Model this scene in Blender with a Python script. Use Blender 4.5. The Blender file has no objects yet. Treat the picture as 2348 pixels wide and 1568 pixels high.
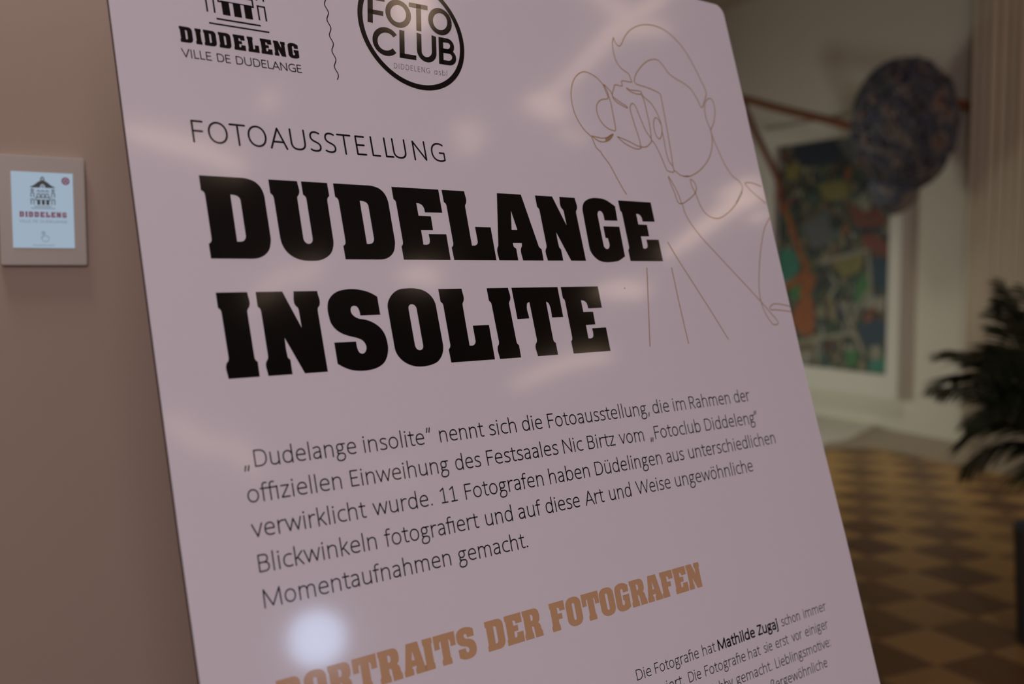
import bpy, bmesh, math, random
from mathutils import Vector, Matrix, noise
from mathutils.geometry import tessellate_polygon

scene = bpy.context.scene
COL = scene.collection
random.seed(7)

# ------------------------------------------------------------------ camera
CAM = Vector((0.0, 0.0, 1.5))
RIGHT = Vector((0.769932, -0.638126, 0.0))
DOWN = Vector((-0.0465487, -0.0561634, -0.9973359))
FWD = Vector((0.6364257, 0.767881, -0.072946))
cd = bpy.data.cameras.new('camera')
cam = bpy.data.objects.new('camera', cd)
COL.objects.link(cam)
m3 = Matrix((RIGHT, -DOWN, -FWD)).transposed()
cam.matrix_world = Matrix.Translation(CAM) @ m3.to_4x4()
cd.sensor_width = 36.0
cd.lens = 36.0 * 2327.64 / 2348.0
cd.clip_start = 0.05
cd.dof.use_dof = True
cd.dof.focus_distance = 0.895
cd.dof.aperture_fstop = 3.7
cd.dof.aperture_blades = 9
scene.camera = cam

# ------------------------------------------------------------------ world, exposure, large lights
w = bpy.data.worlds.new('world'); scene.world = w; w.use_nodes = True
bg = w.node_tree.nodes['Background']
bg.inputs[0].default_value = (0.80, 0.66, 0.74, 1); bg.inputs[1].default_value = 0.035
vs = scene.view_settings
vs.view_transform = 'Standard'; vs.look = 'None'; vs.exposure = 0.0; vs.gamma = 1.0
vs.use_curve_mapping = False

def area(name, loc, target, size, power, color, sy=None):
    l = bpy.data.lights.new(name, 'AREA'); l.energy = power; l.color = color
    l.size = size
    if sy: l.shape = 'RECTANGLE'; l.size_y = sy
    o = bpy.data.objects.new(name, l); COL.objects.link(o)
    o.location = loc
    d = (Vector(target) - Vector(loc)).normalized()
    o.rotation_euler = d.to_track_quat('-Z', 'Y').to_euler()
    return o

E1 = Vector((0.976077, -0.217423, 0)); E2 = Vector((0.217423, 0.976077, 0)); P0 = Vector((8.42049, 4.12856, 0))
UP = Vector((0, 0, 1))
def hall(a, b, z=0.0):            # metres out of the back wall, metres along it, height
    return P0 + E1 * (-a) + E2 * b + UP * z
area('added_key_light', (-1.65, -3.4, 2.6), (0.6, 0.7, 1.4), 1.6, 81, (1.0, 0.865, 0.995))  # key light, added unseen behind the camera to light the poster
area('added_wall_light', (0.10, 1.10, 2.75), (0.17, 1.30, 1.6), 0.3, 9, (1.0, 0.92, 0.90))  # unseen area light added to brighten the top of the left wall
lw = area('added_hall_side_light', hall(4.6, 3.9, 0.75), hall(0.0, 1.0, 0.25), 1.2, 16, (0.97, 1.0, 0.86))  # unseen low area light added at the side to brighten the back wall
lw.data.spread = math.radians(105)
ld = area('added_hall_top_light', hall(2.5, 0.4, 4.1), hall(2.2, 0.4, 0.0), 0.8, 10, (1.0, 0.95, 0.80))  # unseen downlight added to brighten the hall floor
ld.data.spread = math.radians(95)
area('curtain_lamp_light', hall(1.0, -2.0, 3.9), hall(0.0, -0.6, 2.6), 0.5, 1.6, (1.0, 0.60, 0.25))

# ------------------------------------------------------------------ helpers
def lin(c):
    c = c / 255.0
    return c / 12.92 if c <= 0.04045 else ((c + 0.055) / 1.055) ** 2.4
def rgb(r, g, b, k=1.0):
    return (lin(r) * k, lin(g) * k, lin(b) * k, 1)

def mat(name, color, rough=0.5, spec=0.5, metal=0.0, emit=None, strength=0.0, noise_amt=0.0, noise_scale=20.0, bump=0.0):
    m = bpy.data.materials.new(name); m.use_nodes = True
    nt = m.node_tree; b = nt.nodes['Principled BSDF']
    b.inputs['Base Color'].default_value = color
    b.inputs['Roughness'].default_value = rough
    b.inputs['Specular IOR Level'].default_value = spec
    b.inputs['Metallic'].default_value = metal
    if emit:
        b.inputs['Emission Color'].default_value = emit
        b.inputs['Emission Strength'].default_value = strength
    if noise_amt or bump:
        tc = nt.nodes.new('ShaderNodeTexCoord')
        n = nt.nodes.new('ShaderNodeTexNoise'); n.inputs['Scale'].default_value = noise_scale
        n.inputs['Detail'].default_value = 6
        nt.links.new(tc.outputs['Object'], n.inputs['Vector'])
        if noise_amt:
            r = nt.nodes.new('ShaderNodeMapRange')
            r.inputs['To Min'].default_value = 1 - noise_amt; r.inputs['To Max'].default_value = 1 + noise_amt
            nt.links.new(n.outputs['Fac'], r.inputs['Value'])
            mx = nt.nodes.new('ShaderNodeVectorMath'); mx.operation = 'SCALE'
            mx.inputs[0].default_value = color[:3]
            nt.links.new(r.outputs['Result'], mx.inputs['Scale'])
            nt.links.new(mx.outputs['Vector'], b.inputs['Base Color'])
        if bump:
            bp = nt.nodes.new('ShaderNodeBump'); bp.inputs['Strength'].default_value = bump
            bp.inputs['Distance'].default_value = 0.01
            nt.links.new(n.outputs['Fac'], bp.inputs['Height']); nt.links.new(bp.outputs['Normal'], b.inputs['Normal'])
    return m

def mesh_obj(name, verts, faces, material, parent=None, smooth=False, matrix=None):
    me = bpy.data.meshes.new(name)
    me.from_pydata([tuple(v) for v in verts], [], faces)
    for mm in (material if isinstance(material, (list, tuple)) else [material]):
        me.materials.append(mm)
    if smooth:
        for p in me.polygons: p.use_smooth = True
    me.update()
    o = bpy.data.objects.new(name, me); COL.objects.link(o)
    if parent: o.parent = parent
    if matrix is not None: o.matrix_local = matrix
    return o

def bm_obj(name, bm, material, parent=None, smooth=False, loc=None):
    me = bpy.data.meshes.new(name); bm.to_mesh(me); bm.free()
    for mm in (material if isinstance(material, (list, tuple)) else [material]):
        me.materials.append(mm)
    if smooth:
        for p in me.polygons: p.use_smooth = True
    o = bpy.data.objects.new(name, me); COL.objects.link(o)
    if parent: o.parent = parent
    if loc is not None: o.location = loc
    return o

def empty(name, matrix, label=None, cat=None, group=None):
    o = bpy.data.objects.new(name, None); COL.objects.link(o)
    o.empty_display_size = 0.05
    o.matrix_world = matrix
    tag(o, label, cat, group)
    return o
def tag(o, label=None, cat=None, group=None, kind=None):
    if label: o['label'] = label
    if cat: o['category'] = cat
    if group: o['group'] = group
    if kind: o['kind'] = kind
    return o

def frame(origin, x, y, z):
    m = Matrix((x, y, z)).transposed().to_4x4()
    return Matrix.Translation(origin) @ m

def box(bm, lo, hi):
    vs_ = [bm.verts.new((x, y, z)) for x in (lo[0], hi[0]) for y in (lo[1], hi[1]) for z in (lo[2], hi[2])]
    for f in ((0, 1, 3, 2), (4, 6, 7, 5), (0, 4, 5, 1), (2, 3, 7, 6), (0, 2, 6, 4), (1, 5, 7, 3)):
        bm.faces.new([vs_[i] for i in f])

def extrude_outline(pts, z0, z1):
    """closed outline -> prism verts/faces (n-gon caps)"""
    n = len(pts)
    v = [(x, y, z1) for x, y in pts] + [(x, y, z0) for x, y in pts]
    f = [list(range(n)), list(range(2 * n - 1, n - 1, -1))]
    for i in range(n):
        j = (i + 1) % n
        f.append([i, n + i, n + j, j])
    return v, f

def tube(bm, pts, radii, seg=10, cap=True):
    pts = [Vector(p) for p in pts]
    if not isinstance(radii, (list, tuple)): radii = [radii] * len(pts)
    rings = []
    up = None
    for i, p in enumerate(pts):
        t = (pts[min(i + 1, len(pts) - 1)] - pts[max(i - 1, 0)]).normalized()
        if up is None:
            up = Vector((0, 0, 1)) if abs(t.z) < 0.9 else Vector((1, 0, 0))
        a = (up - t * up.dot(t)).normalized(); b = t.cross(a); up = a
        rings.append([bm.verts.new(p + (a * math.cos(2 * math.pi * k / seg) + b * math.sin(2 * math.pi * k / seg)) * radii[i]) for k in range(seg)])
    for i in range(len(rings) - 1):
        for k in range(seg):
            bm.faces.new([rings[i][k], rings[i][(k + 1) % seg], rings[i + 1][(k + 1) % seg], rings[i + 1][k]])
    if cap:
        bm.faces.new(rings[0][::-1]); bm.faces.new(rings[-1])

def smooth_path(pts, n=6):
    """Catmull-Rom through 2D/3D points"""
    P = [Vector(p) for p in pts]
    if len(P) < 3: return P
    out = []
    for i in range(len(P) - 1):
        p0 = P[max(i - 1, 0)]; p1 = P[i]; p2 = P[i + 1]; p3 = P[min(i + 2, len(P) - 1)]
        for k in range(n):
            t = k / n
            out.append(0.5 * ((2 * p1) + (p2 - p0) * t + (2 * p0 - 5 * p1 + 4 * p2 - p3) * t * t + (3 * p1 - p0 - 3 * p2 + p3) * t ** 3))
    out.append(P[-1])
    return out

# ------------------------------------------------------------------ measured outlines (board: mm; hall wall: m)
SLAB = {'D':[[(0.1,64.2),(0,52.7),(1.8,51.5),(2.5,50.1),(2.7,47.5),(2.8,16.5),(2.1,12.8),(0.1,11.2),(0.2,0),(31.2,0),(38,0.7),(43.6,3.3),(47.3,7.1),(49.3,11.9),(50.2,16.9),(50.3,48.4),(49.7,53.5),(47.8,58),(44.4,61.4),(39.5,63.4),(33,64.2)],[(22.6,50.3),(25.8,50),(28.2,49.2),(29.7,47.5),(30.1,45.5),(30.1,18.5),(29.5,16),(27.9,14.1),(25.7,13.4),(22.5,13.3)]],
'U':[[(0.1,64.2),(0,52.9),(1.6,51.6),(2.2,50),(2.4,46.2),(2.5,17.6),(3.4,11.5),(6.2,6),(10.9,1.9),(17.5,-0.7),(25.5,-1.4),(33.4,-0.9),(39.9,1.4),(44.9,5.3),(47.6,10.3),(48.7,16.4),(49.1,48.8),(49.9,51.5),(51.6,53.2),(51.5,64.2),(28.1,64.2),(28.1,53.2),(29.9,51.6),(30.5,49.5),(30.4,17.1),(29.7,14.5),(28,12.9),(26.3,12.5),(23.9,13.4),(22.6,15.4),(22.3,18),(22.6,49.7),(23.1,51.5),(24.4,53),(24.7,64.2)]],
'E':[[(0.2,64.2),(0.2,53.3),(1.8,51.8),(2.2,49.5),(2.2,16),(1.7,13.5),(0,11.6),(0.1,0),(48.4,0),(48.7,23.3),(30,23.1),(30,17.1),(29.1,14.8),(26.9,13.6),(22.7,13.5),(22.9,26.5),(35.4,26.7),(35.7,39.2),(22.9,39.3),(22.9,50.8),(26.6,50.2),(28.9,48.6),(29.9,46.6),(30.2,42.6),(48.6,42.9),(48.8,64.2)]],
'L':[[(0.3,64.2),(0.4,52.9),(2.1,51.4),(2.6,48.8),(2.5,15.8),(2,13.5),(0,11.3),(0.3,0),(47.3,0),(47.7,30.9),(29.9,30.9),(29.9,17.7),(28.9,15.1),(26.4,13.6),(22.6,13.5),(23,49.6),(23.6,51.4),(24.8,53),(25,64.2)]],
'A':[[(12,64.2),(2.1,14.3),(0.1,11),(0,0),(22.3,0),(22.5,11.2),(20.4,12.7),(19.8,14.2),(19.9,16.6),(30.4,16.7),(30,14.1),(28.1,11.1),(28,0),(53.2,0),(53.4,11),(51.1,12.8),(50.2,15.3),(40.8,64.2)],[(24.8,47.8),(21.3,29.2),(28.2,29.3)]],
'N':[[(0.1,64.2),(0,52.9),(1.8,51),(2.2,48.5),(2.3,15.9),(1.8,13),(0.2,10.7),(0.3,0),(19.9,0),(19.9,11.2),(18.2,13),(17.9,15.5),(17.9,28.2),(30.2,0),(49.7,0),(49.4,47.9),(50,50.7),(51.5,52.4),(51.5,64.2),(31.2,64.2),(31.1,52.9),(32.7,51.1),(33.2,49.1),(33.4,35.4),(21.8,64.2)]],
'G':[[(48.4,57.4),(42.5,60.9),(35.3,64.2),(25.9,65.4),(18,65.1),(10.5,63.1),(4.8,59.6),(1.7,54.6),(0.9,49.7),(0,14.7),(1,8.9),(4.7,3.8),(10.7,0),(18.9,-1.3),(26.9,-1.1),(36.2,0),(47.2,4.8),(47.9,36.1),(25.2,35.9),(25,23.9),(28.3,23.5),(28.1,15.1),(26.6,13.1),(24,12.1),(21.6,13.2),(20.3,15.6),(20.5,47.1),(21.3,49.7),(23,51.5),(24.8,51.9),(27.2,50.9),(28.5,48.3),(28.7,42.1),(47.1,42.3),(47.9,57.1)]],
'I':[[(0,64.2),(0,52.8),(1.7,51.1),(2.2,48.9),(2.6,16.2),(2.1,13.4),(0.4,11.3),(0.3,0),(24.4,0),(24.6,11.2),(23,12.8),(22.5,15.1),(22.2,49.1),(22.8,51),(24.3,52.9),(24.4,64.2)]],
'S':[[(47,58.6),(41,62),(33.8,64.2),(26.4,65.3),(18.2,65),(11.1,63.5),(5.5,60.3),(1.6,55.7),(0.1,50.7),(0,43.5),(1,37.9),(4,33.2),(9,29.5),(15.9,26.9),(22.9,24.9),(26.6,23),(28.5,20.4),(29,16.7),(27.8,14.2),(26.2,12.8),(24.1,12.4),(22,13.5),(20.9,16.1),(20.5,22.4),(1,22.5),(1,5.5),(5.8,2.6),(12.1,0),(20.9,-1.3),(29.1,-1.1),(37,0.6),(42.9,3.8),(46.9,9),(49,15.2),(49.2,21.5),(47.9,27.8),(44.9,32.7),(39.8,36.8),(33.3,39.6),(25.4,41.4),(22.3,43.3),(20.5,46),(20.5,48.8),(21.7,50.9),(24.1,51.5),(26.3,51),(27.7,48.9),(28.2,46.8),(28.4,43.4),(47,43.5)]],
'O':[[(0,47.6),(0.5,51.9),(3,56.6),(7.5,61.1),(13.6,64.2),(22,65.2),(30.1,65),(37.5,63.4),(43.2,60),(46.8,55.2),(48.2,49.6),(48.4,16.7),(47.6,11.3),(44.8,6),(40,1.7),(33.2,-0.6),(24.1,-1.5),(16.1,-0.7),(9.3,2),(4,6.2),(0.8,11.7),(0.1,17)],[(20.1,47.1),(20.5,49.3),(21.9,50.9),(23.9,51.5),(26,51),(27.6,49.3),(28.1,47.2),(28.2,16.6),(27.7,14.2),(26.1,12.7),(24.1,12.3),(21.8,13.2),(20.6,15.1),(20.2,17.5)]],
'T':[[(0,64.2),(0.2,35),(14.2,35.3),(14.3,47.7),(15.3,49.5),(18,50.5),(18.3,15.7),(17.7,13.3),(15.7,10.8),(15.9,0),(40.3,0),(40.4,11.1),(38.4,12.6),(38,15.3),(38.2,50.4),(40.6,49.2),(41.6,47),(41.9,35.2),(55.8,35.3),(56,64.2)]]}
DRAW = [[(218.7,325.5),(219.9,319.9),(224.6,316.3),(229.5,319.9),(237,329.1),(247.4,338.1),(261.4,345.6),(276.8,349.9),(293.4,350.8),(309,347.3),(323.4,338.8),(334.9,327.4),(344.6,310.2),(352.2,292.7),(356.3,281.6),(356.1,276.2),(351.3,269.4),(342.2,258.5),(337.6,267.9),(330.4,279.2),(319.5,285.5),(306,289.9),(297.1,294.7),(291.1,302.2),(284.6,308),(276.6,308.4),(265.3,304.6),(252.9,296.3),(242,286.1),(237.2,278.2),(237.9,276),(240.1,274.3),(250.7,273.2),(262.3,271.3),(271.6,268.8),(275.4,266.3),(275.3,260.6),(274.3,236.9),(272.9,215.8),(271.4,196.4),(270,182.7),(270.5,178.7),(272.8,177.1),(278.5,173.7),(284.9,172.3),(293.2,173.1),(283.8,172.4),(294.4,173),(311.2,179.6),(327.5,190.3),(338.9,201.6),(346.3,214.2),(349,223.5),(349.1,232.6),(346.5,241.5),(346.1,253.6),(350.2,264.7),(357.3,270.9),(364,270.9),(366,263.4),(363.4,252.3),(357.4,241),(349.8,232.6)],[(218.7,325.5),(215.2,318.5),(213.8,308.2),(214.8,298.3),(220.1,290.4),(230.2,285.2),(231.6,280.3),(232,275.9),(217.4,275.4),(216,269.5),(205.7,269.5),(202.4,265.3),(199.4,260.6),(197.7,256),(199.5,251.8),(204.4,248.6),(215,244.8),(217,245.9),(211.1,248.7),(202.2,252.8),(198,255.4)],[(186.7,267.8),(180.2,273.8),(171.6,277.6),(163.2,278.7),(154.4,275.4),(146.5,268.9),(140.7,260.3),(137.1,250.8),(135.9,240.5),(136.9,229.8),(140.6,220.6),(146.3,212.8),(153.3,207.2),(155,203.4),(157.3,195.8),(163,190.9),(163.9,188.4),(171.8,178.2),(178.6,163.7),(184.4,151.9),(187.6,147)],[(186.7,267.8),(188.9,261.2),(190.2,252.6),(181.9,250.5),(175.4,247.3),(170.7,241.9),(169.4,235.6),(170.4,229),(174.2,222.7),(180.3,218.4),(186.3,216.8),(191.4,217.2),(192.6,227.5),(192.8,236.8),(193.1,246.8),(192,254.7),(190.8,262),(188.3,267.6),(193,264.2),(196.9,260.3),(198,255.4)],[(186.7,212.2),(181.1,206.8),(175.4,203.9),(168.6,202.4),(162.5,203.1),(156.9,206),(155,207.6),(161.9,207),(169.7,206.5),(176.6,208),(181.3,210.5),(185.9,212.5)],[(192.2,210.3),(198,208.9),(208.9,206.1),(218.8,202.6),(225.3,201.6),(224,199.9),(219.3,198.6),(212,199.6),(202.2,203.1),(195.8,206.9),(192.2,210.3)],[(225,201.5),(225,211.6),(223.1,223.2),(221.4,235.6),(220.9,244.2),(223.7,249.3),(226.8,250.8),(229.5,249.1),(231.4,244.5),(234.5,233),(238.4,220.7),(244.3,211.3),(239.4,205.8),(232.9,202.1),(225,201.5)],[(244.6,263.6),(236.7,262.7),(226.6,264.7),(222.2,268.1),(228.1,266.4),(243.3,266.6),(244.5,263.2),(248.8,259.2),(256.1,254.4),(260.8,247.7),(264,239.9),(265.6,230.4),(264.5,223.1),(261.3,216.4),(257,213.2),(253.6,216.5),(252.4,223.6),(253.5,230.8),(256.9,236.8),(259.5,237.9),(262.7,235.8),(264.8,231.5)],[(244.3,262.7),(246.2,254.1),(246.5,240.5),(246.5,227.8),(245.3,218.1),(244.3,211.3),(248.4,206.5),(253.5,194.2),(257.2,181),(259.3,177.2),(267.8,175.8),(270.5,178.7)],[(264.5,223.1),(264.6,212.6),(263.8,199),(265.1,188.7),(270,182.7)],[(349.1,232.6),(350.7,220.6),(355.1,207.3),(360.9,191.1),(370,178.1),(379.5,172.6),(384.1,166),(378.8,157.4),(365.3,144.7),(381.3,159.2),(365.5,144.5),(349.4,134.1),(332.5,126.6),(320,125.6),(309.3,129.2),(302.2,137.7),(297.5,153.7),(297.5,153.4),(301.3,160.1),(299.6,166.5),(294.1,169.1),(294.5,160.4),(296.4,153.3),(283.5,145.5),(271.7,140.5),(265,141.9),(263.1,151.7),(260.1,161.4),(258.9,170.6),(264.7,160.3),(268.8,150.5),(270.7,140.7),(271.7,139.2),(273.7,127.3),(282.5,113.1),(293.8,100.1),(313.4,81.7),(333.4,63),(356.9,41.2),(372.7,26),(382.1,16.2),(391.5,6.4),(391.1,2.3),(383.3,1.9),(377,8.2),(371.9,17.9),(369.9,30.1),(373,47.8),(384,75.3),(394.8,96.3),(407,114.9),(417.3,125.1),(422.4,129.3)],[(420,167.9),(404.6,171.2),(392.8,171),(390.8,168.6),(400.6,160),(412.2,152.8),(420.9,147.1)],[(422.3,22),(402.9,25.3),(390.8,25.3),(384,21.6),(385.2,18.9),(396,18.6),(422.2,15.8)],[(194.7,68.4),(184.4,25.6),(175.2,-12.6)],[(232.3,68.4),(232.3,25.6),(233.3,-12.7)],[(235.1,96.2),(243.8,79.9),(263.4,47.8),(280.8,19.1),(298.5,-11.4)]]
DRAWFILL = [[(173.5,207.1),(176.5,207.8),(181.3,210.5),(185.9,212.5),(186.4,210.8),(181.1,206.8),(175.4,203.8),(172.7,204.3)]]
WORDS = [['1',-79.6,[('„',-266.7,-260.9),('Dudelange',-257.1,-173.2),('insolite',-166.4,-109.9),('“',-107.3,-101.6),('nennt',-94.7,-48.9),('sich',-43.4,-13.4),('die',-6.3,16.6),('Fotoausstellung,',23.7,154.7),('die',160.3,183.9),('im',190.5,208.6),('Rahmen',215,278.9),('der',286.4,312.9)]],['2',-104.1,[('offiziellen',-266.1,-190.4),('Einweihung',-182.5,-90.6),('des',-84.1,-57.9),('Festsaales',-51.1,29.3),('Nic',35.6,59.9),('Birtz',66.2,101.2),('vom',107.3,140.2),('„',147.3,153.5),('Fotoclub',155.8,223.8),('Diddeleng',231,313),('“',313.2,319.6)]],['3',-128.6,[('verwirklicht',-266.6,-173.4),('wurde.',-167.2,-112.7),('11',-104.1,-87.5),('Fotografen',-79.5,5.6),('haben',12.9,61.4),('Düdelingen',68.9,158.3),('aus',165.6,190.7),('unterschiedlichen',198,339.4)]],['4',-153,[('Blickwinkeln',-265.3,-169),('fotografiert',-161.6,-70.9),('und',-63.7,-35.1),('auf',-28.3,-2.5),('diese',2.5,42.8),('Art',49.6,73.2),('und',80.5,108.6),('Weise',116.2,163.3),('ungewöhnliche',170.6,291.8)]],['5',-177.2,[('Momentaufnahmen',-265.4,-104.6),('gemacht.',-97.2,-24.6)]],['A',-311.5,[('Die',69.6,88.5),('Fotografie',93.5,153.6),('hat',159.4,178.3),('Mathilde',181.9,238.9),('Zugaj',243.2,276.3),('schon',282.5,314),('immer',321,361.5)]],['B',-329.6,[('iert.',104.3,127),('Die',133.9,151.2),('Fotografie',157,217.6),('hat',222.3,241.1),('sie',247,260.3),('erst',266.3,287.5),('vor',293.6,311.3),('einiger',317,358)]],['C',-347.7,[('Hobby',157,192.3),('gemacht.',197.3,253.2),('Lieblingsmotive:',259.5,355.1)]],['D',-365.8,[('außergewöhnliche',231,341.9)]]]
RIB = {'a':[(1.666,-2.394,0.036),(1.813,-2.439,0.038),(1.999,-2.484,0.039),(2.18,-2.551,0.042),(2.356,-2.642,0.044)],
'b':[(2.255,-2.081,0.032),(2.285,-2.098,0.033),(2.317,-2.116,0.033)],
'c':[(2.531,-1.242,0.086),(2.661,-1.318,0.09),(2.76,-1.421,0.094),(2.781,-1.503,0.097)],
'd':[(3.446,-2.141,0.063),(3.603,-2.217,0.066),(3.629,-2.334,0.068)],
'e':[(3.782,-1.867,0.064),(3.925,-1.883,0.066),(4.122,-1.939,0.07)],
'f':[(3.907,-1.792,0.05),(3.951,-1.549,0.049),(3.965,-1.324,0.047),(3.982,-1.189,0.046),(3.781,-1.107,0.043),(3.579,-1.048,0.041)],
'f2':[(4.017,-1.146,0.033),(4.065,-1.059,0.032),(4.104,-0.956,0.032)],
'g':[(4.212,-2.08,0.052),(4.422,-2.137,0.055)],
'h':[(4.083,-1.267,0.03),(4.196,-1.2,0.031),(4.334,-1.215,0.032)],
'i':[(6.384,-3.388,0.086),(6.415,-3.203,0.084),(6.45,-3.015,0.082),(6.482,-2.744,0.08),(6.608,-2.602,0.08),(6.678,-2.511,0.08)],
'i2':[(6.914,-2.804,0.101),(7.017,-2.818,0.103)],
'i3':[(6.22,-2.573,0.075),(6.357,-2.479,0.076),(6.47,-2.387,0.076)],
'k':[(6.028,-3.918,0.095),(6.316,-3.905,0.098),(6.659,-3.994,0.105)],
'l':[(6.288,-5.648,0.123),(6.414,-5.551,0.123),(6.618,-5.305,0.122),(6.928,-5.195,0.126),(7.233,-5.205,0.131)],
'm':[(3.905,-3.663,0.065),(4.053,-3.659,0.067),(4.259,-3.748,0.07)],
'n':[(2.949,-3.975,0.055),(2.997,-3.713,0.052),(3.175,-3.639,0.053),(3.198,-3.502,0.052)],
'o':[(2.889,-5.604,0.072),(2.98,-5.788,0.075),(3.388,-6.248,0.085),(3.714,-6.421,0.091),(4.141,-7.039,0.105)],
'p':[(5.769,-7.496,0.111),(6.273,-7.853,0.122)]}
PAINT = {'line':[[(1.713,1.549),(1.448,1.596),(1.073,1.663),(1.043,1.375),(1.03,1.282)],[(1.06,1.282),(1.218,1.088)],[(1.413,1.178),(1.278,0.974),(1.091,0.684)],[(2.004,0.726),(1.735,0.794),(1.212,0.89)],[(1.712,0.795),(1.693,0.538)],[(1.552,1.434),(1.461,1.338),(1.567,1.19)]],
'orange':[[(2.304,2.19),(2.176,2.046),(2.073,1.839),(1.971,1.634),(1.872,1.466),(2.035,1.364),(2.203,1.276)]],
'blobs':[('orange',[(1.981,1.161),(1.794,1.2),(1.75,0.902),(1.875,0.811),(2.071,0.936),(2.05,1.057)]),('orange',[(1.941,1.415),(1.755,1.433),(1.818,1.233),(1.958,1.196)]),('teal',[(2.289,1.672),(2.093,1.695),(1.981,1.567),(2.036,1.415),(2.206,1.362),(2.309,1.465)]),('green',[(2.082,1.329),(1.938,1.314),(1.981,1.178),(2.127,1.208)]),('red',[(1.2,1.782),(1.038,1.809),(0.798,1.681),(0.794,1.575),(1.053,1.67)]),('blue',[(1.031,1.592),(0.804,1.56),(0.794,1.287),(1.003,1.376)]),('blue',[(1.193,0.947),(0.892,1.024),(0.809,0.89),(1.002,0.754),(1.127,0.824)]),('olive',[(1.535,1.581),(1.153,1.625),(1.189,1.468),(1.399,1.419)]),('green',[(1.226,1.326),(1.086,1.453),(1.058,1.219),(1.221,1.152)]),('cream',[(0.959,1.237),(0.86,1.225),(0.875,1.101),(0.964,1.114)]),('green',[(1.333,0.714),(1.185,0.709),(1.181,0.582),(1.307,0.555)]),('cream',[(1.023,0.768),(0.903,0.776),(0.899,0.668),(0.999,0.66)]),('red',[(1.335,2.086),(0.965,2.021),(0.883,1.895),(1.224,1.893)]),('darkblue',[(2.123,2.752),(1.484,2.748),(1.477,2.525),(1.973,2.521)]),('olive',[(2.214,2.525),(1.998,2.539),(2.017,2.408),(2.186,2.404)]),('cream',[(1.191,2.125),(1.068,2.118),(1.066,2.041),(1.167,2.031)]),('olive',[(1.736,2.304),(1.385,2.327),(1.359,2.167),(1.619,2.15)]),('grey',[(1.527,2.721),(1.271,2.692),(1.057,2.379),(1.178,2.373)]),('teal',[(1.038,0.626),(0.88,0.67),(0.798,0.553),(1.015,0.533)]),('cream',[(1.966,0.652),(1.801,0.681),(1.798,0.563),(1.939,0.552)]),('grey',[(1.909,1.934),(1.637,2.021),(1.54,1.759),(1.809,1.699)]),('darkblue',[(1.207,2.001),(0.983,1.96),(1.019,1.839),(1.182,1.86)])]}
ROD = {'left':[(8.153,6.376,3.172),(8.004,5.708,2.952),(7.883,5.166,2.787),(7.764,4.63,2.603)],
'right':[(8.165,4.36,2.881),(8.117,4.148,2.84),(8.073,3.948,2.848)],
'down':[(8.138,6.311,3.121),(8.088,6.085,2.766),(8.046,5.897,2.5),(8.012,5.745,2.245),(8.018,5.771,2.158)],
'ball':(7.938,4.49,2.685),
'drop':(7.956,4.572,2.208)}
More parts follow.
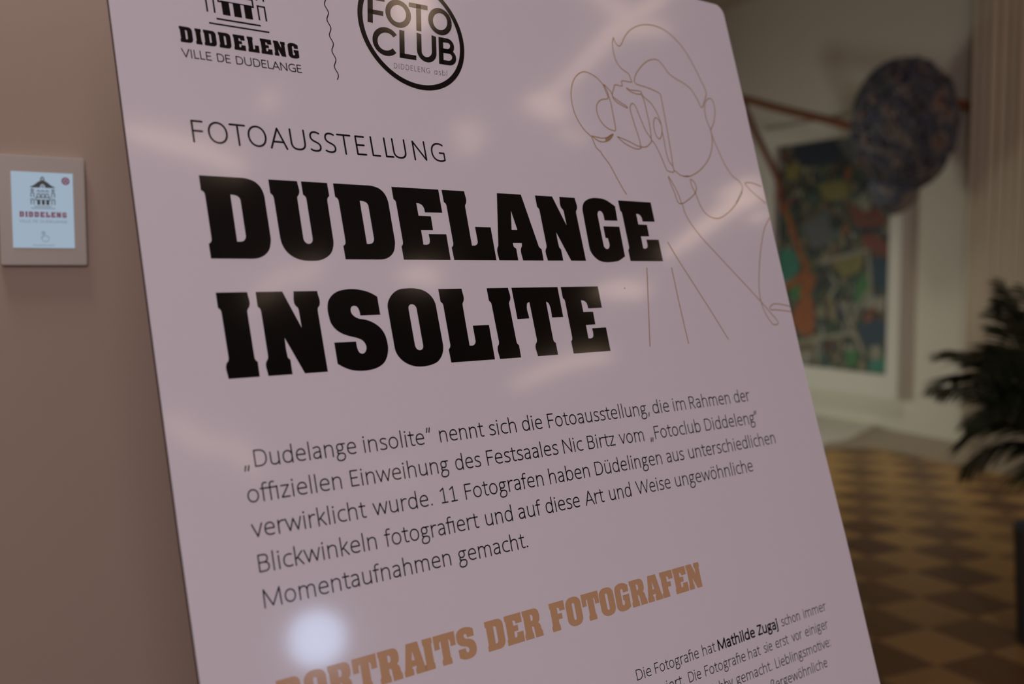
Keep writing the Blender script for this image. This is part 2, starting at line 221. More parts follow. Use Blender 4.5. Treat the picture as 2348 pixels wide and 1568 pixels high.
# ------------------------------------------------------------------ lettering
class Flat:
    """collects flat printed shapes (2D, any unit) into one mesh"""
    def __init__(s): s.v = []; s.f = []
    def poly(s, loops):
        loops3 = [[Vector((p[0], p[1], 0)) for p in l] for l in loops]
        base = len(s.v)
        for l in loops: s.v += [(p[0], p[1]) for p in l]
        for t in tessellate_polygon(loops3):
            a, b, c = [s.v[base + i] for i in t]
            cr = (b[0] - a[0]) * (c[1] - a[1]) - (b[1] - a[1]) * (c[0] - a[0])
            if abs(cr) < 1e-9: continue
            s.f.append([base + i for i in (t if cr > 0 else t[::-1])])
    def disc(s, c, r, n=10, squash=1.0):
        base = len(s.v)
        s.v += [(c[0] + r * squash * math.cos(2 * math.pi * k / n), c[1] + r * math.sin(2 * math.pi * k / n)) for k in range(n)]
        s.f.append(list(range(base, base + n)))
    def ring(s, c, ro, ri, n=96):
        base = len(s.v)
        for r in (ro, ri):
            s.v += [(c[0] + r * math.cos(2 * math.pi * k / n), c[1] + r * math.sin(2 * math.pi * k / n)) for k in range(n)]
        for k in range(n):
            j = (k + 1) % n
            s.f.append([base + k, base + j, base + n + j, base + n + k])
    def stroke(s, pts, w, round_=True, closed=False):
        P = [Vector((p[0], p[1])) for p in pts]
        Q = [P[0]]
        for p in P[1:]:
            if (p - Q[-1]).length > 1e-6: Q.append(p)
        P = Q
        if closed and (P[0] - P[-1]).length > 1e-6: P.append(P[0].copy())
        if len(P) < 2: return
        h = w / 2
        dirs = [(P[i + 1] - P[i]).normalized() for i in range(len(P) - 1)]
        runs = [[0]]
        for i in range(1, len(P) - 1):
            runs[-1].append(i)
            if dirs[i - 1].dot(dirs[i]) < 0.62:
                runs.append([i])
                if round_: s.disc(P[i], h, 10)
                else:        # mitre corner
                    a, b = dirs[i - 1], dirs[i]
                    sg = 1 if a.x * b.y - a.y * b.x < 0 else -1
                    na = Vector((-a.y, a.x)) * sg; nb = Vector((-b.y, b.x)) * sg
                    mid = na + nb
                    if mid.length > 0.5:
                        tip = P[i] + mid * (h * 2 / mid.length_squared)
                        base = len(s.v)
                        q = [P[i], P[i] + na * h, tip, P[i] + nb * h]
                        if sg > 0: q = q[::-1]
                        s.v += [(p.x, p.y) for p in q]; s.f.append([base, base + 1, base + 2, base + 3])
        runs[-1].append(len(P) - 1)
        for run in runs:
            base = len(s.v)
            for k, i in enumerate(run):
                if k == 0: n = Vector((-dirs[i].y, dirs[i].x)); m = 1
                elif k == len(run) - 1: n = Vector((-dirs[i - 1].y, dirs[i - 1].x)); m = 1
                else:
                    n = Vector((-dirs[i - 1].y - dirs[i].y, dirs[i - 1].x + dirs[i].x)).normalized()
                    m = 1 / max(0.5, n.dot(Vector((-dirs[i].y, dirs[i].x))))
                s.v.append(tuple(P[i] + n * h * m)); s.v.append(tuple(P[i] - n * h * m))
            for k in range(len(run) - 1):
                a = base + 2 * k
                s.f.append([a, a + 1, a + 3, a + 2])
        if round_ and not closed:
            s.disc(P[0], h, 8); s.disc(P[-1], h, 8)
    def build(s, name, material, parent, to_local, z):
        return mesh_obj(name, [to_local(x, y, z) for x, y in s.v], s.f, material, parent)

def K(rx, ry, cx, cy):
    k = 0.58
    return 'M %g %g C %g %g %g %g %g %g C %g %g %g %g %g %g C %g %g %g %g %g %g C %g %g %g %g %g %g' % (
        cx + rx, cy, cx + rx, cy + k * ry, cx + k * rx, cy + ry, cx, cy + ry, cx - k * rx, cy + ry, cx - rx, cy + k * ry, cx - rx, cy,
        cx - rx, cy - k * ry, cx - k * rx, cy - ry, cx, cy - ry, cx + k * rx, cy - ry, cx + rx, cy - k * ry, cx + rx, cy)
DOT = '* %g %g'
LIGHT = {   # centre lines, cap height 1462, x-height 1090
 'a': (1030, 'M 190 965 C 290 1012 400 1038 500 1038 C 720 1038 800 930 800 700 L 800 0 M 800 600 C 740 600 640 597 580 592 C 310 575 170 480 170 290 C 170 130 280 45 440 45 C 640 45 800 180 800 420'),
 'b': (1200, 'M 230 0 L 230 1550 M 230 540 C 230 860 380 1038 620 1038 C 890 1038 1030 850 1030 535 C 1030 220 890 45 630 45 C 380 45 230 220 230 540'),
 'c': (950, 'M 870 995 C 800 1025 730 1038 655 1038 C 350 1038 180 850 180 535 C 180 215 350 45 640 45 C 740 45 810 60 880 90'),
 'd': (1200, 'M 970 540 C 970 860 820 1038 580 1038 C 310 1038 170 850 170 535 C 170 220 310 45 570 45 C 820 45 970 220 970 540 M 970 0 L 970 1550'),
 'e': (1120, 'M 190 570 L 960 570 C 960 870 840 1038 600 1038 C 330 1038 180 840 180 530 C 180 215 340 45 630 45 C 760 45 850 65 930 108'),
 'f': (620, 'M 265 0 L 265 1230 C 265 1420 350 1500 480 1500 C 540 1500 590 1492 625 1478 M 70 1030 L 560 1030'),
 'g': (1060, 'M 770 735 C 770 930 660 1040 490 1040 C 310 1040 195 925 195 735 C 195 550 310 445 490 445 C 660 445 770 550 770 735 M 620 1030 L 990 1030 M 330 480 C 250 430 215 380 215 325 C 215 250 280 218 400 212 L 620 200 C 810 190 910 115 910 -35 C 910 -300 740 -440 480 -440 C 240 -440 125 -350 125 -185 C 125 -20 240 130 420 208'),
 'h': (1200, 'M 230 0 L 230 1550 M 230 640 C 230 900 410 1038 630 1038 C 840 1038 955 915 955 690 L 955 0'),
 'i': (470, 'M 235 0 L 235 1085 * 235 1390'),
 'j': (480, 'M 250 1085 L 250 -200 C 250 -370 160 -430 10 -420 * 250 1390'),
 'k': (980, 'M 230 0 L 230 1550 M 850 1085 L 300 520 M 420 640 L 890 0'),
 'l': (470, 'M 235 0 L 235 1550'),
 'm': (1780, 'M 230 0 L 230 1085 M 230 640 C 230 900 370 1038 560 1038 C 780 1038 890 900 890 690 L 890 0 M 890 640 C 890 900 1040 1038 1230 1038 C 1440 1038 1545 900 1545 690 L 1545 0'),
 'n': (1190, 'M 230 0 L 230 1085 M 230 640 C 230 900 410 1038 630 1038 C 840 1038 955 915 955 690 L 955 0'),
 'o': (1190, K(425, 497, 595, 541)),
 'r': (790, 'M 230 0 L 230 1085 M 230 600 C 230 870 390 1040 600 1040 C 660 1040 700 1034 740 1020'),
 's': (900, 'M 770 975 C 680 1018 600 1040 500 1040 C 320 1040 215 960 215 830 C 215 690 310 630 480 560 C 680 480 770 420 770 275 C 770 120 650 45 455 45 C 330 45 220 70 140 115'),
 't': (690, 'M 300 1340 L 300 320 C 300 130 370 45 500 45 C 560 45 600 50 645 65 M 60 1030 L 640 1030'),
 'u': (1190, 'M 230 1085 L 230 395 C 230 165 340 45 560 45 C 780 45 955 180 955 440 M 955 1085 L 955 0'),
 'v': (950, 'M 60 1085 L 475 55 L 890 1085'),
 'w': (1500, 'M 70 1085 L 400 55 L 750 1030 L 1100 55 L 1430 1085'),
 'y': (950, 'M 60 1085 L 480 70 M 890 1085 L 400 -180 C 320 -380 230 -440 70 -420'),
 'z': (900, 'M 110 1030 L 770 1030 L 120 55 L 800 55'),
 'ß': (1180, 'M 230 0 L 230 1180 C 230 1400 390 1505 600 1505 C 820 1505 940 1400 940 1240 C 940 1080 690 1010 690 850 C 690 680 1050 600 1050 330 C 1050 130 910 45 720 45 C 620 45 530 65 460 105'),
 '.': (440, '* 220 85'), ':': (440, '* 220 85 * 220 960'), ',': (430, 'M 250 170 L 150 -230'),
 '„': (760, 'M 240 190 L 130 -220 M 530 190 L 420 -220'), '“': (700, 'M 130 1090 L 240 1500 M 420 1090 L 530 1500'),
 '1': (1040, 'M 200 1180 L 540 1410 L 540 62 M 230 62 L 850 62'),
 'A': (1250, 'M 50 0 L 625 1420 L 1200 0 M 245 465 L 1005 465'),
 'B': (1180, 'M 210 62 L 210 1400 L 580 1400 C 850 1400 950 1270 950 1090 C 950 890 820 780 580 780 L 210 780 M 580 780 C 880 780 1020 650 1020 430 C 1020 190 870 62 590 62 L 210 62'),
 'D': (1370, 'M 210 62 L 210 1400 L 560 1400 C 1000 1400 1210 1150 1210 740 C 1210 320 1000 62 560 62 L 210 62'),
 'E': (1040, 'M 900 62 L 210 62 L 210 1400 L 880 1400 M 210 760 L 820 760'),
 'F': (990, 'M 210 0 L 210 1400 L 890 1400 M 210 740 L 830 740'),
 'G': (1420, 'M 1230 1300 C 1110 1380 990 1417 850 1417 C 430 1417 180 1150 180 730 C 180 300 430 45 850 45 C 1020 45 1150 80 1270 140 L 1270 680 L 870 680'),
 'H': (1430, 'M 210 0 L 210 1462 M 1220 0 L 1220 1462 M 210 760 L 1220 760'),
 'I': (500, 'M 250 0 L 250 1462'),
 'L': (900, 'M 210 1462 L 210 62 L 800 62'),
 'M': (1820, 'M 200 0 L 240 1420 L 900 80 L 1560 1420 L 1610 0'),
 'N': (1430, 'M 210 0 L 210 1420 L 1220 40 L 1220 1462'),
 'O': (1540, K(600, 687, 770, 731)),
 'R': (1170, 'M 210 0 L 210 1400 L 540 1400 C 820 1400 940 1270 940 1050 C 940 820 790 690 540 690 L 210 690 M 560 690 L 1000 0'),
 'S': (1040, 'M 850 1330 C 750 1390 650 1417 540 1417 C 300 1417 180 1270 180 1080 C 180 870 330 790 540 700 C 770 600 870 530 870 340 C 870 150 730 45 480 45 C 340 45 220 75 120 140'),
 'T': (1120, 'M 50 1400 L 1070 1400 M 560 1400 L 560 0'),
 'U': (1440, 'M 210 1462 L 210 520 C 210 200 400 45 715 45 C 1030 45 1230 200 1230 520 L 1230 1462'),
 'V': (1180, 'M 50 1462 L 590 60 L 1130 1462'),
 'W': (1950, 'M 50 1462 L 500 60 L 975 1400 L 1450 60 L 1900 1462'),
 'Z': (1040, 'M 110 1400 L 920 1400 L 100 62 L 960 62'),
 'ı': (470, 'M 235 0 L 235 1085'),
 'ɑ': (1150, 'M 930 540 C 930 860 790 1038 560 1038 C 310 1038 170 850 170 535 C 170 220 310 45 560 45 C 790 45 930 220 930 540 M 930 1085 L 930 0'),
}
LIGHT['ü'] = (1190, LIGHT['u'][1] + ' * 415 1390 * 775 1390')
LIGHT['ö'] = (1190, LIGHT['o'][1] + ' * 415 1390 * 775 1390')

def parse(s):
    t = s.split(); i = 0; paths = []; dots = []
    while i < len(t):
        c = t[i]; i += 1
        if c == 'M': paths.append([(float(t[i]), float(t[i + 1]))]); i += 2
        elif c == 'L': paths[-1].append((float(t[i]), float(t[i + 1]))); i += 2
        elif c == '*': dots.append((float(t[i]), float(t[i + 1]))); i += 2
        elif c == 'C':
            p0 = paths[-1][-1]; p1, p2, p3 = [(float(t[i + 2 * k]), float(t[i + 2 * k + 1])) for k in range(3)]; i += 6
            for k in range(1, 9):
                u = k / 8; a = (1 - u) ** 3; b = 3 * u * (1 - u) ** 2; cc = 3 * u * u * (1 - u); d = u ** 3
                paths[-1].append((a * p0[0] + b * p1[0] + cc * p2[0] + d * p3[0], a * p0[1] + b * p1[1] + cc * p2[1] + d * p3[1]))
    return paths, dots

def word_shapes(text):
    """list of (paths, dots) in font units, ligatures joined by their bars"""
    out = []; x = 0; extra = []
    for i, ch in enumerate(text):
        nx = text[i + 1] if i + 1 < len(text) else ''
        g = ch
        if ch == 'i' and i and text[i - 1] == 'f': g = 'ı'
        adv, src = LIGHT[g]
        p, d = parse(src)
        out.append(([[(a + x, b) for a, b in l] for l in p], [(a + x, b) for a, b in d]))
        if ch == 'f' and nx in 'if' and nx: extra.append([(x + 500, 1030), (x + adv + (235 if nx == 'i' else 100), 1030)])
        if ch == 't' and nx == 'i': extra.append([(x + 600, 1030), (x + adv + 235, 1030)])
        x += adv
    if extra: out.append((extra, []))
    return out, x

def put_word(flat, text, x0, base, cap, weight=128, x1=None, slant=0.0, track=0.0):
    sh, tot = word_shapes(text)
    if track:
        sh = [([[(a + track * i, b) for a, b in l] for l in p], [(a + track * i, b) for a, b in d]) for i, (p, d) in enumerate(sh)]
    xs = [a for p, d in sh for l in p for a, b in l] + [a for p, d in sh for a, b in d]
    lo, hi = min(xs) - weight / 2, max(xs) + weight / 2
    sy = cap / 1462.0
    sx = (x1 - x0) / (hi - lo) if x1 is not None else sy
    if len(text) == 1 and text in '„“': sx = sy; x0 += 0.09 * cap if text == '„' else 0
    def T(q): 
        y = q[1] * sy
        return (x0 + (q[0] - lo) * sx + slant * y, base + y)
    for p, d in sh:
        for l in p: flat.stroke([T(q) for q in l], weight * sy)
        for q in d: flat.disc(T(q), weight * sy * 0.72, 14)

# slab display capitals, cap height 64.2
SLAB['F'] = [[(0.2,64.2),(0.2,53.2),(1.8,51.7),(2.2,49.4),(2.2,16),(1.7,13.6),(0,11.6),(0.1,0),(25,0),(25,11.6),(23.4,13.2),(22.9,15.6),(22.9,24.5),(35.4,24.5),(35.7,37),(22.9,37),(22.9,50.8),(26.6,50.2),(28.9,48.6),(29.9,46.6),(30.2,42.6),(46.5,42.6),(46.5,64.2)]]
SLAB['P'] = [[(0.2,64.2),(0.2,53.2),(1.8,51.7),(2.2,49.4),(2.2,16),(1.7,13.6),(0,11.6),(0.1,0),(25,0),(25,11.6),(23.4,13.2),(22.9,15.6),(22.9,22),(34,22),(41,23.6),(46.5,27.8),(49,33.5),(49.6,39),(49.5,50),(47.8,57),(43.5,61.7),(37,64),(31,64.2)],
             [(22.6,52),(26,51.6),(28.5,50),(29.5,47),(29.5,39),(28.3,36),(26,34.5),(22.6,34.2)]]
SLAB['R'] = [[(0.2,64.2),(0.2,53.2),(1.8,51.7),(2.2,49.4),(2.2,16),(1.7,13.6),(0,11.6),(0.1,0),(25,0),(25,11.6),(23.4,13.2),(22.9,15.6),(22.9,26),(25.5,25.7),(27.6,24.2),(28.5,21),(29.5,0),(52.5,0),(52.5,11.5),(51,13),(49.6,16),(48.5,24),(46,29),(42.5,31.5),(46,34),(48.5,38),(49.3,43),(49.3,50),(47.5,57),(43.5,61.5),(37,64),(31,64.2)],
             [(22.6,52.5),(26,52),(28.3,50.3),(29.3,47.5),(29.3,43),(28.2,40),(26,38.5),(22.6,38.3)]]
def soften(loop):
    """turn runs of short, gently turning edges into curves; keep straight edges and corners"""
    P = [Vector(p) for p in loop]; n = len(P)
    E = [P[(i + 1) % n] - P[i] for i in range(n)]
    L = [e.length for e in E]; D = [e.normalized() for e in E]
    tan_ = []; smooth = []
    for i in range(n):
        a, b = D[i - 1], D[i]
        ok = a.dot(b) > 0.74
        smooth.append(ok)
        if L[i - 1] > 13 and L[i] > 13: t = None
        elif L[i - 1] > 13: t = a
        elif L[i] > 13: t = b
        else: t = (a * L[i] + b * L[i - 1]).normalized()
        tan_.append(t)
    out = []
    for i in range(n):
        j = (i + 1) % n
        out.append(tuple(P[i]))
        if L[i] > 13 or not (smooth[i] or smooth[j]) or L[i] < 0.8: continue
        t0 = tan_[i] if smooth[i] and tan_[i] else D[i]
        t1 = tan_[j] if smooth[j] and tan_[j] else D[i]
        for k in range(1, 5):
            u = k / 5
            h00 = 2*u**3 - 3*u*u + 1; h10 = u**3 - 2*u*u + u; h01 = -2*u**3 + 3*u*u; h11 = u**3 - u*u
            out.append(tuple(P[i] * h00 + t0 * (L[i] * h10) + P[j] * h01 + t1 * (L[i] * h11)))
    return out
SLAB_S = {k: [soften(l) for l in v] for k, v in SLAB.items()}
def put_slab(flat, ch, x0, base, cap, sx=1.0):
    k = cap / 64.2
    flat.poly([[(x0 + x * k * sx, base + y * k) for x, y in l] for l in SLAB_S[ch]])

def town_mark(flat, T):
    """line drawing of the town hall; T maps logo units (lettering 500 wide, y up) to the surface"""
    bold = getattr(T, 'bold', 1.0)
    def st(pts, w=7): flat.stroke([T(*p) for p in pts], w * T.k * bold, round_=False)
    st([(316, 0 + 703), (316, 648), (346, 648), (346, 703)]); st([(534, 703), (534, 648), (564, 648), (564, 703)])
    def arch(x0, x1, yt, yb):
        r = (x1 - x0) / 2; cx = (x0 + x1) / 2
        st([(x0, yb), (x0, yt + r)] + [(cx - r * math.cos(math.pi * k / 8), yt + r - r * math.sin(math.pi * k / 8)) for k in range(1, 8)] + [(x1, yt + r), (x1, yb)])
    arch(316, 346, 576, 627); arch(534, 564, 576, 627)
    for cx in (331, 549):
        st([(cx + 12 * math.cos(2 * math.pi * k / 16), 553 + 12 * math.sin(2 * math.pi * k / 16)) for k in range(17)])
    for x0, x1 in ((380, 411), (425, 456), (470, 501)):
        arch(x0, x1, 588, 627)
        r = (x1 - x0) / 2; cx = (x0 + x1) / 2
        st([(cx - r * math.cos(math.pi * k / 8), 572 - r * math.sin(math.pi * k / 8)) for k in range(9)])
    st([(367, 628), (367, 656), (380, 656)]); st([(501, 656), (514, 656), (514, 628)]); st([(364, 628), (517, 628)])
    for x0, x1 in ((379, 411), (427, 459), (473.5, 506)):
        flat.poly([[T(x0, 705), T(x1, 705), T(x1, 653), T(x0, 653)]])
    st([(376, 653.5), (508, 653.5)], 5)
    flat.poly([[T(*p) for p in [(335,526),(303,522),(350,500),(395,465),(420,452),(428,456),(440,458),(452,456),(460,452),(485,465),(530,500),(577,522),(545,526),(467,526),(465,508),(455,494),(440,488),(425,494),(415,508),(413,526)]]])
    st([(440 + 17 * math.cos(2 * math.pi * k / 20), 437 + 17 * math.sin(2 * math.pi * k / 20)) for k in range(21)], 9)
    flat.poly([[T(430, 421), T(450, 421), T(440, 404)]])
    st([(440 + 12 * math.cos(2 * math.pi * k / 16), 513 + 12 * math.sin(2 * math.pi * k / 16)) for k in range(17)], 3)
    st([(434, 507), (446, 519)], 3); st([(446, 507), (434, 519)], 3)
# ------------------------------------------------------------------ materials
M_PAPER = mat('satin_poster_paper', (0.80, 0.77, 0.785, 1), rough=0.075, spec=0.5)
M_EDGE = mat('poster_core_edge', (0.06, 0.045, 0.035, 1), rough=0.6)
M_INK = mat('black_ink', (0.004, 0.0035, 0.003, 1), rough=0.09, spec=0.5)
M_GOLD = mat('gold_brown_ink', (0.60, 0.36, 0.185, 1), rough=0.12, spec=0.4)
M_LINE = mat('bronze_line_ink', (0.47, 0.305, 0.165, 1), rough=0.12, spec=0.4)
M_THIN = mat('dark_grey_ink', (0.06, 0.04, 0.042, 1), rough=0.1, spec=0.5)
M_METAL = mat('dark_metal', (0.05, 0.05, 0.05, 1), rough=0.4, metal=1.0)
M_WALL = mat('beige_plaster', (0.385, 0.298, 0.228, 1), rough=0.85, spec=0.2, noise_amt=0.04, noise_scale=3.0, bump=0.03)
M_HALLWALL = mat('off_white_plaster', (0.78, 0.74, 0.63, 1), rough=0.9, spec=0.15, noise_amt=0.03, noise_scale=2.0)
M_CEIL = mat('ceiling_plaster', (0.62, 0.56, 0.50, 1), rough=0.9, spec=0.15, noise_amt=0.03, noise_scale=2.0)

# ------------------------------------------------------------------ large structure
def parquet():
    m = bpy.data.materials.new('chequered_parquet'); m.use_nodes = True
    nt = m.node_tree; N = nt.nodes; Lk = nt.links; b = N['Principled BSDF']
    tc = N.new('ShaderNodeTexCoord')
    sep = N.new('ShaderNodeSeparateXYZ'); Lk.new(tc.outputs['Object'], sep.inputs[0])
    def math_(op, a, bb=None):
        n = N.new('ShaderNodeMath'); n.operation = op
        for i, v in enumerate((a, bb)):
            if v is None: continue
            if isinstance(v, (int, float)): n.inputs[i].default_value = v
            else: Lk.new(v, n.inputs[i])
        return n.outputs[0]
    S = 0.295
    u = math_('DIVIDE', sep.outputs[0], S); v = math_('DIVIDE', sep.outputs[1], S)
    fu = math_('FLOOR', u); fv = math_('FLOOR', v)
    chk = math_('FLOORED_MODULO', math_('ADD', fu, fv), 2.0)
    cell = N.new('ShaderNodeCombineXYZ'); Lk.new(fu, cell.inputs[0]); Lk.new(fv, cell.inputs[1])
    wn = N.new('ShaderNodeTexWhiteNoise'); wn.noise_dimensions = '3D'; Lk.new(cell.outputs[0], wn.inputs['Vector'])
    # grain runs along u on light tiles, along v on dark ones
    mp = N.new('ShaderNodeMixRGB'); mp.blend_type = 'MIX'
    g1 = N.new('ShaderNodeMapping'); g1.inputs['Scale'].default_value = (4, 60, 1)
    g2 = N.new('ShaderNodeMapping'); g2.inputs['Scale'].default_value = (60, 4, 1)
    Lk.new(tc.outputs['Object'], g1.inputs[0]); Lk.new(tc.outputs['Object'], g2.inputs[0])
    Lk.new(chk, mp.inputs[0]); Lk.new(g1.outputs[0], mp.inputs[1]); Lk.new(g2.outputs[0], mp.inputs[2])
    gn = N.new('ShaderNodeTexNoise'); gn.inputs['Scale'].default_value = 1.0; gn.inputs['Detail'].default_value = 5
    Lk.new(mp.outputs[0], gn.inputs['Vector'])
    c = N.new('ShaderNodeMixRGB'); c.inputs[1].default_value = (0.60, 0.36, 0.125, 1); c.inputs[2].default_value = (0.175, 0.088, 0.037, 1)
    var = math_('ADD', math_('MULTIPLY', chk, 0.7), math_('MULTIPLY', wn.outputs['Value'], 0.3))
    Lk.new(var, c.inputs[0])
    r = N.new('ShaderNodeMapRange'); r.inputs['To Min'].default_value = 0.7; r.inputs['To Max'].default_value = 1.3
    Lk.new(gn.outputs['Fac'], r.inputs['Value'])
    sc = N.new('ShaderNodeVectorMath'); sc.operation = 'SCALE'
    Lk.new(c.outputs[0], sc.inputs[0]); Lk.new(r.outputs[0], sc.inputs['Scale'])
    Lk.new(sc.outputs['Vector'], b.inputs['Base Color'])
    b.inputs['Roughness'].default_value = 0.42; b.inputs['Specular IOR Level'].default_value = 0.25
    return m
M_FLOOR = parquet()
ZC = 4.35
# floor: object frame along the hall axes, origin on a tile corner
fo = E1 * 3.43 + E2 * 2.895
fl = mesh_obj('floor', [(-14, -14, 0), (8, -14, 0), (8, 10, 0), (-14, 10, 0), (-14, -14, -0.1), (8, -14, -0.1), (8, 10, -0.1), (-14, 10, -0.1)],
              [[0, 1, 2, 3], [7, 6, 5, 4], [0, 4, 5, 1], [1, 5, 6, 2], [2, 6, 7, 3], [3, 7, 4, 0]], M_FLOOR, matrix=frame(fo, E1, E2, UP))
tag(fl, 'chequered brown parquet floor of light and dark wood squares', 'floor', kind='structure')
hw = frame(P0, -E1, E2, UP)                  # hall wall frame: x out of the wall, y along it, z up
bm = bmesh.new(); box(bm, (-0.2, -7, 0), (0, 9, ZC)); o = bm_obj('wall_back', bm, M_HALLWALL); o.matrix_world = hw
tag(o, 'off-white back wall of the hall behind the painting', 'wall', kind='structure')
bm = bmesh.new(); box(bm, (-14, -14, ZC), (10, 10, ZC + 0.1)); o = bm_obj('ceiling', bm, M_CEIL); o.matrix_world = frame(fo, E1, E2, UP)
tag(o, 'pale ceiling over the hall', 'ceiling', kind='structure')
# wall with the touch panel
A6 = math.radians(-6)
WX = Vector((math.cos(A6), math.sin(A6), 0)); WY = Vector((-WX.y, WX.x, 0)); Q = Vector((0.34344, 1.28493, 0))
wb = frame(Q, WX, WY, UP)
bm = bmesh.new(); box(bm, (-3.5, 0, 0), (0.87, 0.22, ZC)); o = bm_obj('wall_left', bm, M_WALL); o.matrix_world = wb
tag(o, 'beige plaster wall carrying the touch panel, left of the poster', 'wall', kind='structure')
# floor border of grey stone along the back wall
M_STONE = mat('grey_brown_stone', (0.50, 0.43, 0.33, 1), rough=0.6, spec=0.3, noise_amt=0.08, noise_scale=9.0)
v, f = extrude_outline([(0.0, -6.5), (0.80, -6.5), (0.80, 0.02), (0.88, 0.2), (1.32, 0.38), (1.36, 6.0), (0.0, 6.0)], 0.0, 0.012)
o = mesh_obj('trim_1', v, f, M_STONE, matrix=hw); tag(o, 'grey-brown stone floor border along the foot of the back wall', 'floor border', kind='structure')
# low white podium
M_PLINTH = mat('white_podium_paint', (0.80, 0.78, 0.70, 1), rough=0.8, spec=0.2)
v, f = extrude_outline([(0.004, 0.98), (0.30, 0.80), (0.58, 0.64), (0.78, 0.52), (0.95, 0.455), (1.15, 0.45), (1.17, 4.0), (0.004, 4.0)], 0.013, 0.035)
o = mesh_obj('low_podium', v, f, M_PLINTH, matrix=hw); tag(o, 'flat white podium slab on the floor under the painting, half hidden by the poster', 'podium')

# ------------------------------------------------------------------ poster stand
BO = Vector((0.572783, 0.691093, 1.434349)); BX = Vector((1, 0, 0)); BY = Vector((0, 0.287626, 0.957743)); BN = Vector((0, -0.957743, 0.287626))
YB = -1.49764; XC = 0.054
pm = frame(BO + BX * XC + BY * YB, BX, BY, BN)
stand = empty('poster_stand', pm, 'large white exhibition poster board with DUDELANGE INSOLITE headline leaning back in the foreground', 'poster')
def TL(x, y, z): return (x / 1000 - XC, y / 1000 - YB, z)
out = []
def corner(cx, cy, r, a0, a1):
    return [(cx + r * math.cos(math.radians(a0 + (a1 - a0) * k / 8)), cy + r * math.sin(math.radians(a0 + (a1 - a0) * k / 8))) for k in range(9)]
R = 13.0
out += [(-317.2, YB * 1000 + 4), (426.5, YB * 1000 + 4), (426.4, -405), (426.2, -249), (423.4, -141), (421.6, -50), (423.4, 156), (425.4, 270)]
out += corner(425.8 - R, 399 - R, R, 0, 90)
out += corner(-316.8 + R, 399 - R, R, 90, 180)
out += [(-317.0, 271), (-317.6, 144), (-317.9, 10), (-317.9, -55), (-317.9, -122), (-317.2, -216)]
v, f = extrude_outline([(x / 1000 - XC, y / 1000 - YB) for x, y in out], -0.0035, 0.0)
pn = mesh_obj('panel', v, f, [M_PAPER, M_EDGE], stand)
for i, p in enumerate(pn.data.polygons): p.material_index = 0 if i == 0 else 1
# rear strut holding the board at its lean
bm = bmesh.new()
bz = (pm.inverted() @ Vector((BO.x + XC, 1.05, 0.02)))
top = Vector((0, 1.25, -0.02))
tube(bm, [top, bz], 0.016, 12)
bm_obj('support_leg', bm, M_METAL, stand)
bm = bmesh.new(); box(bm, (-0.12, 1.20, -0.022), (0.12, 1.30, -0.0036)); bm_obj('strut_bracket', bm, M_METAL, stand)

Z1 = 0.00018
fl_ = Flat()
for ch, x in zip('DUDELANGE', (-267.7, -212.1, -155.3, -99.5, -47.5, 3.1, 61.2, 119.0, 172.8)): put_slab(fl_, ch, x, 75.5, 64.2)
for ch, x in zip('INSOLITE', (-267.7, -236.7, -178.5, -123.4, -70.1, -17.4, 11.0, 70.8)): put_slab(fl_, ch, x, -14.5, 64.2)
tag(fl_.build('headline_lettering', M_INK, stand, TL, Z1), 'heavy black slab capitals DUDELANGE INSOLITE')
fl_ = Flat()
for ch, x in zip('FOTOAUSSTELLUNG', (-268.2, -255.6, -238.2, -223.6, -205.6, -187.6, -170.6, -157.0, -144.8, -127.5, -112.6, -99.3, -91.2, -70.2, -51.0)):
    put_word(fl_, ch, x, 166.2, 17.25, weight=138)
tag(fl_.build('subtitle_lettering', M_INK, stand, TL, Z1), 'thin black capitals FOTOAUSSTELLUNG')
fl_ = Flat()
for key, base, words in WORDS:
    if key in '12345':
        for wd, a, b in words: put_word(fl_, wd, a, base, 12.45, weight=128, x1=b)
tag(fl_.build('paragraph_text', M_INK, stand, TL, Z1), 'five lines of thin black German text')
fl_ = Flat(); 
for key, base, words in WORDS:
    if key in 'ABCD':
        for wd, a, b in words: put_word(fl_, wd, a, base, 9.25, weight=250 if wd in ('Mathilde', 'Zugaj') else 128, x1=b)
tag(fl_.build('caption_text', M_INK, stand, TL, Z1), 'small black text about a photographer at lower right')
fl_ = Flat()
for ch, x in zip('PORTRAITSDERFOTOGRAFEN', (-265.2, -244.6, -225.4, -205.6, -184.0, -163.0, -144.1, -133.9, -112.4, -83.6, -63.4, -44.4, -14.6, 3.6, 22.6, 43.6, 62.8, 82.3, 102.8, 123.0, 141.0, 160.0)):
    put_slab(fl_, ch, x, -250.4, 23.4)
tag(fl_.build('portrait_heading', M_GOLD, stand, TL, Z1), 'gold-brown slab capitals PORTRAITS DER FOTOGRAFEN')
# bronze line drawing of a photographer
fl_ = Flat()
for pts in DRAW: fl_.stroke(smooth_path(pts, 5), 1.25)
for pl in DRAWFILL: fl_.poly([pl])
tag(fl_.build('line_drawing', M_LINE, stand, TL, Z1 * 0.8), 'thin bronze outline drawing of a person holding a camera')
fl_ = Flat(); fl_.disc((156.2, 47.3), 0.75, 8); tag(fl_.build('ink_speck', M_INK, stand, TL, Z1), 'tiny black speck right of the headline')
# wavy divider
fl_ = Flat()
wv = [(-133.0 - 1.25 * math.cos((y - 229.5) / 14.25 * 2 * math.pi) - (333 - y) * 0.011, y) for y in [232.5 + 0.7 * k for k in range(215)] if y < 383]
fl_.stroke(wv, 0.95)
tag(fl_.build('wavy_divider', M_INK, stand, TL, Z1), 'thin black wavy vertical line between two logos')
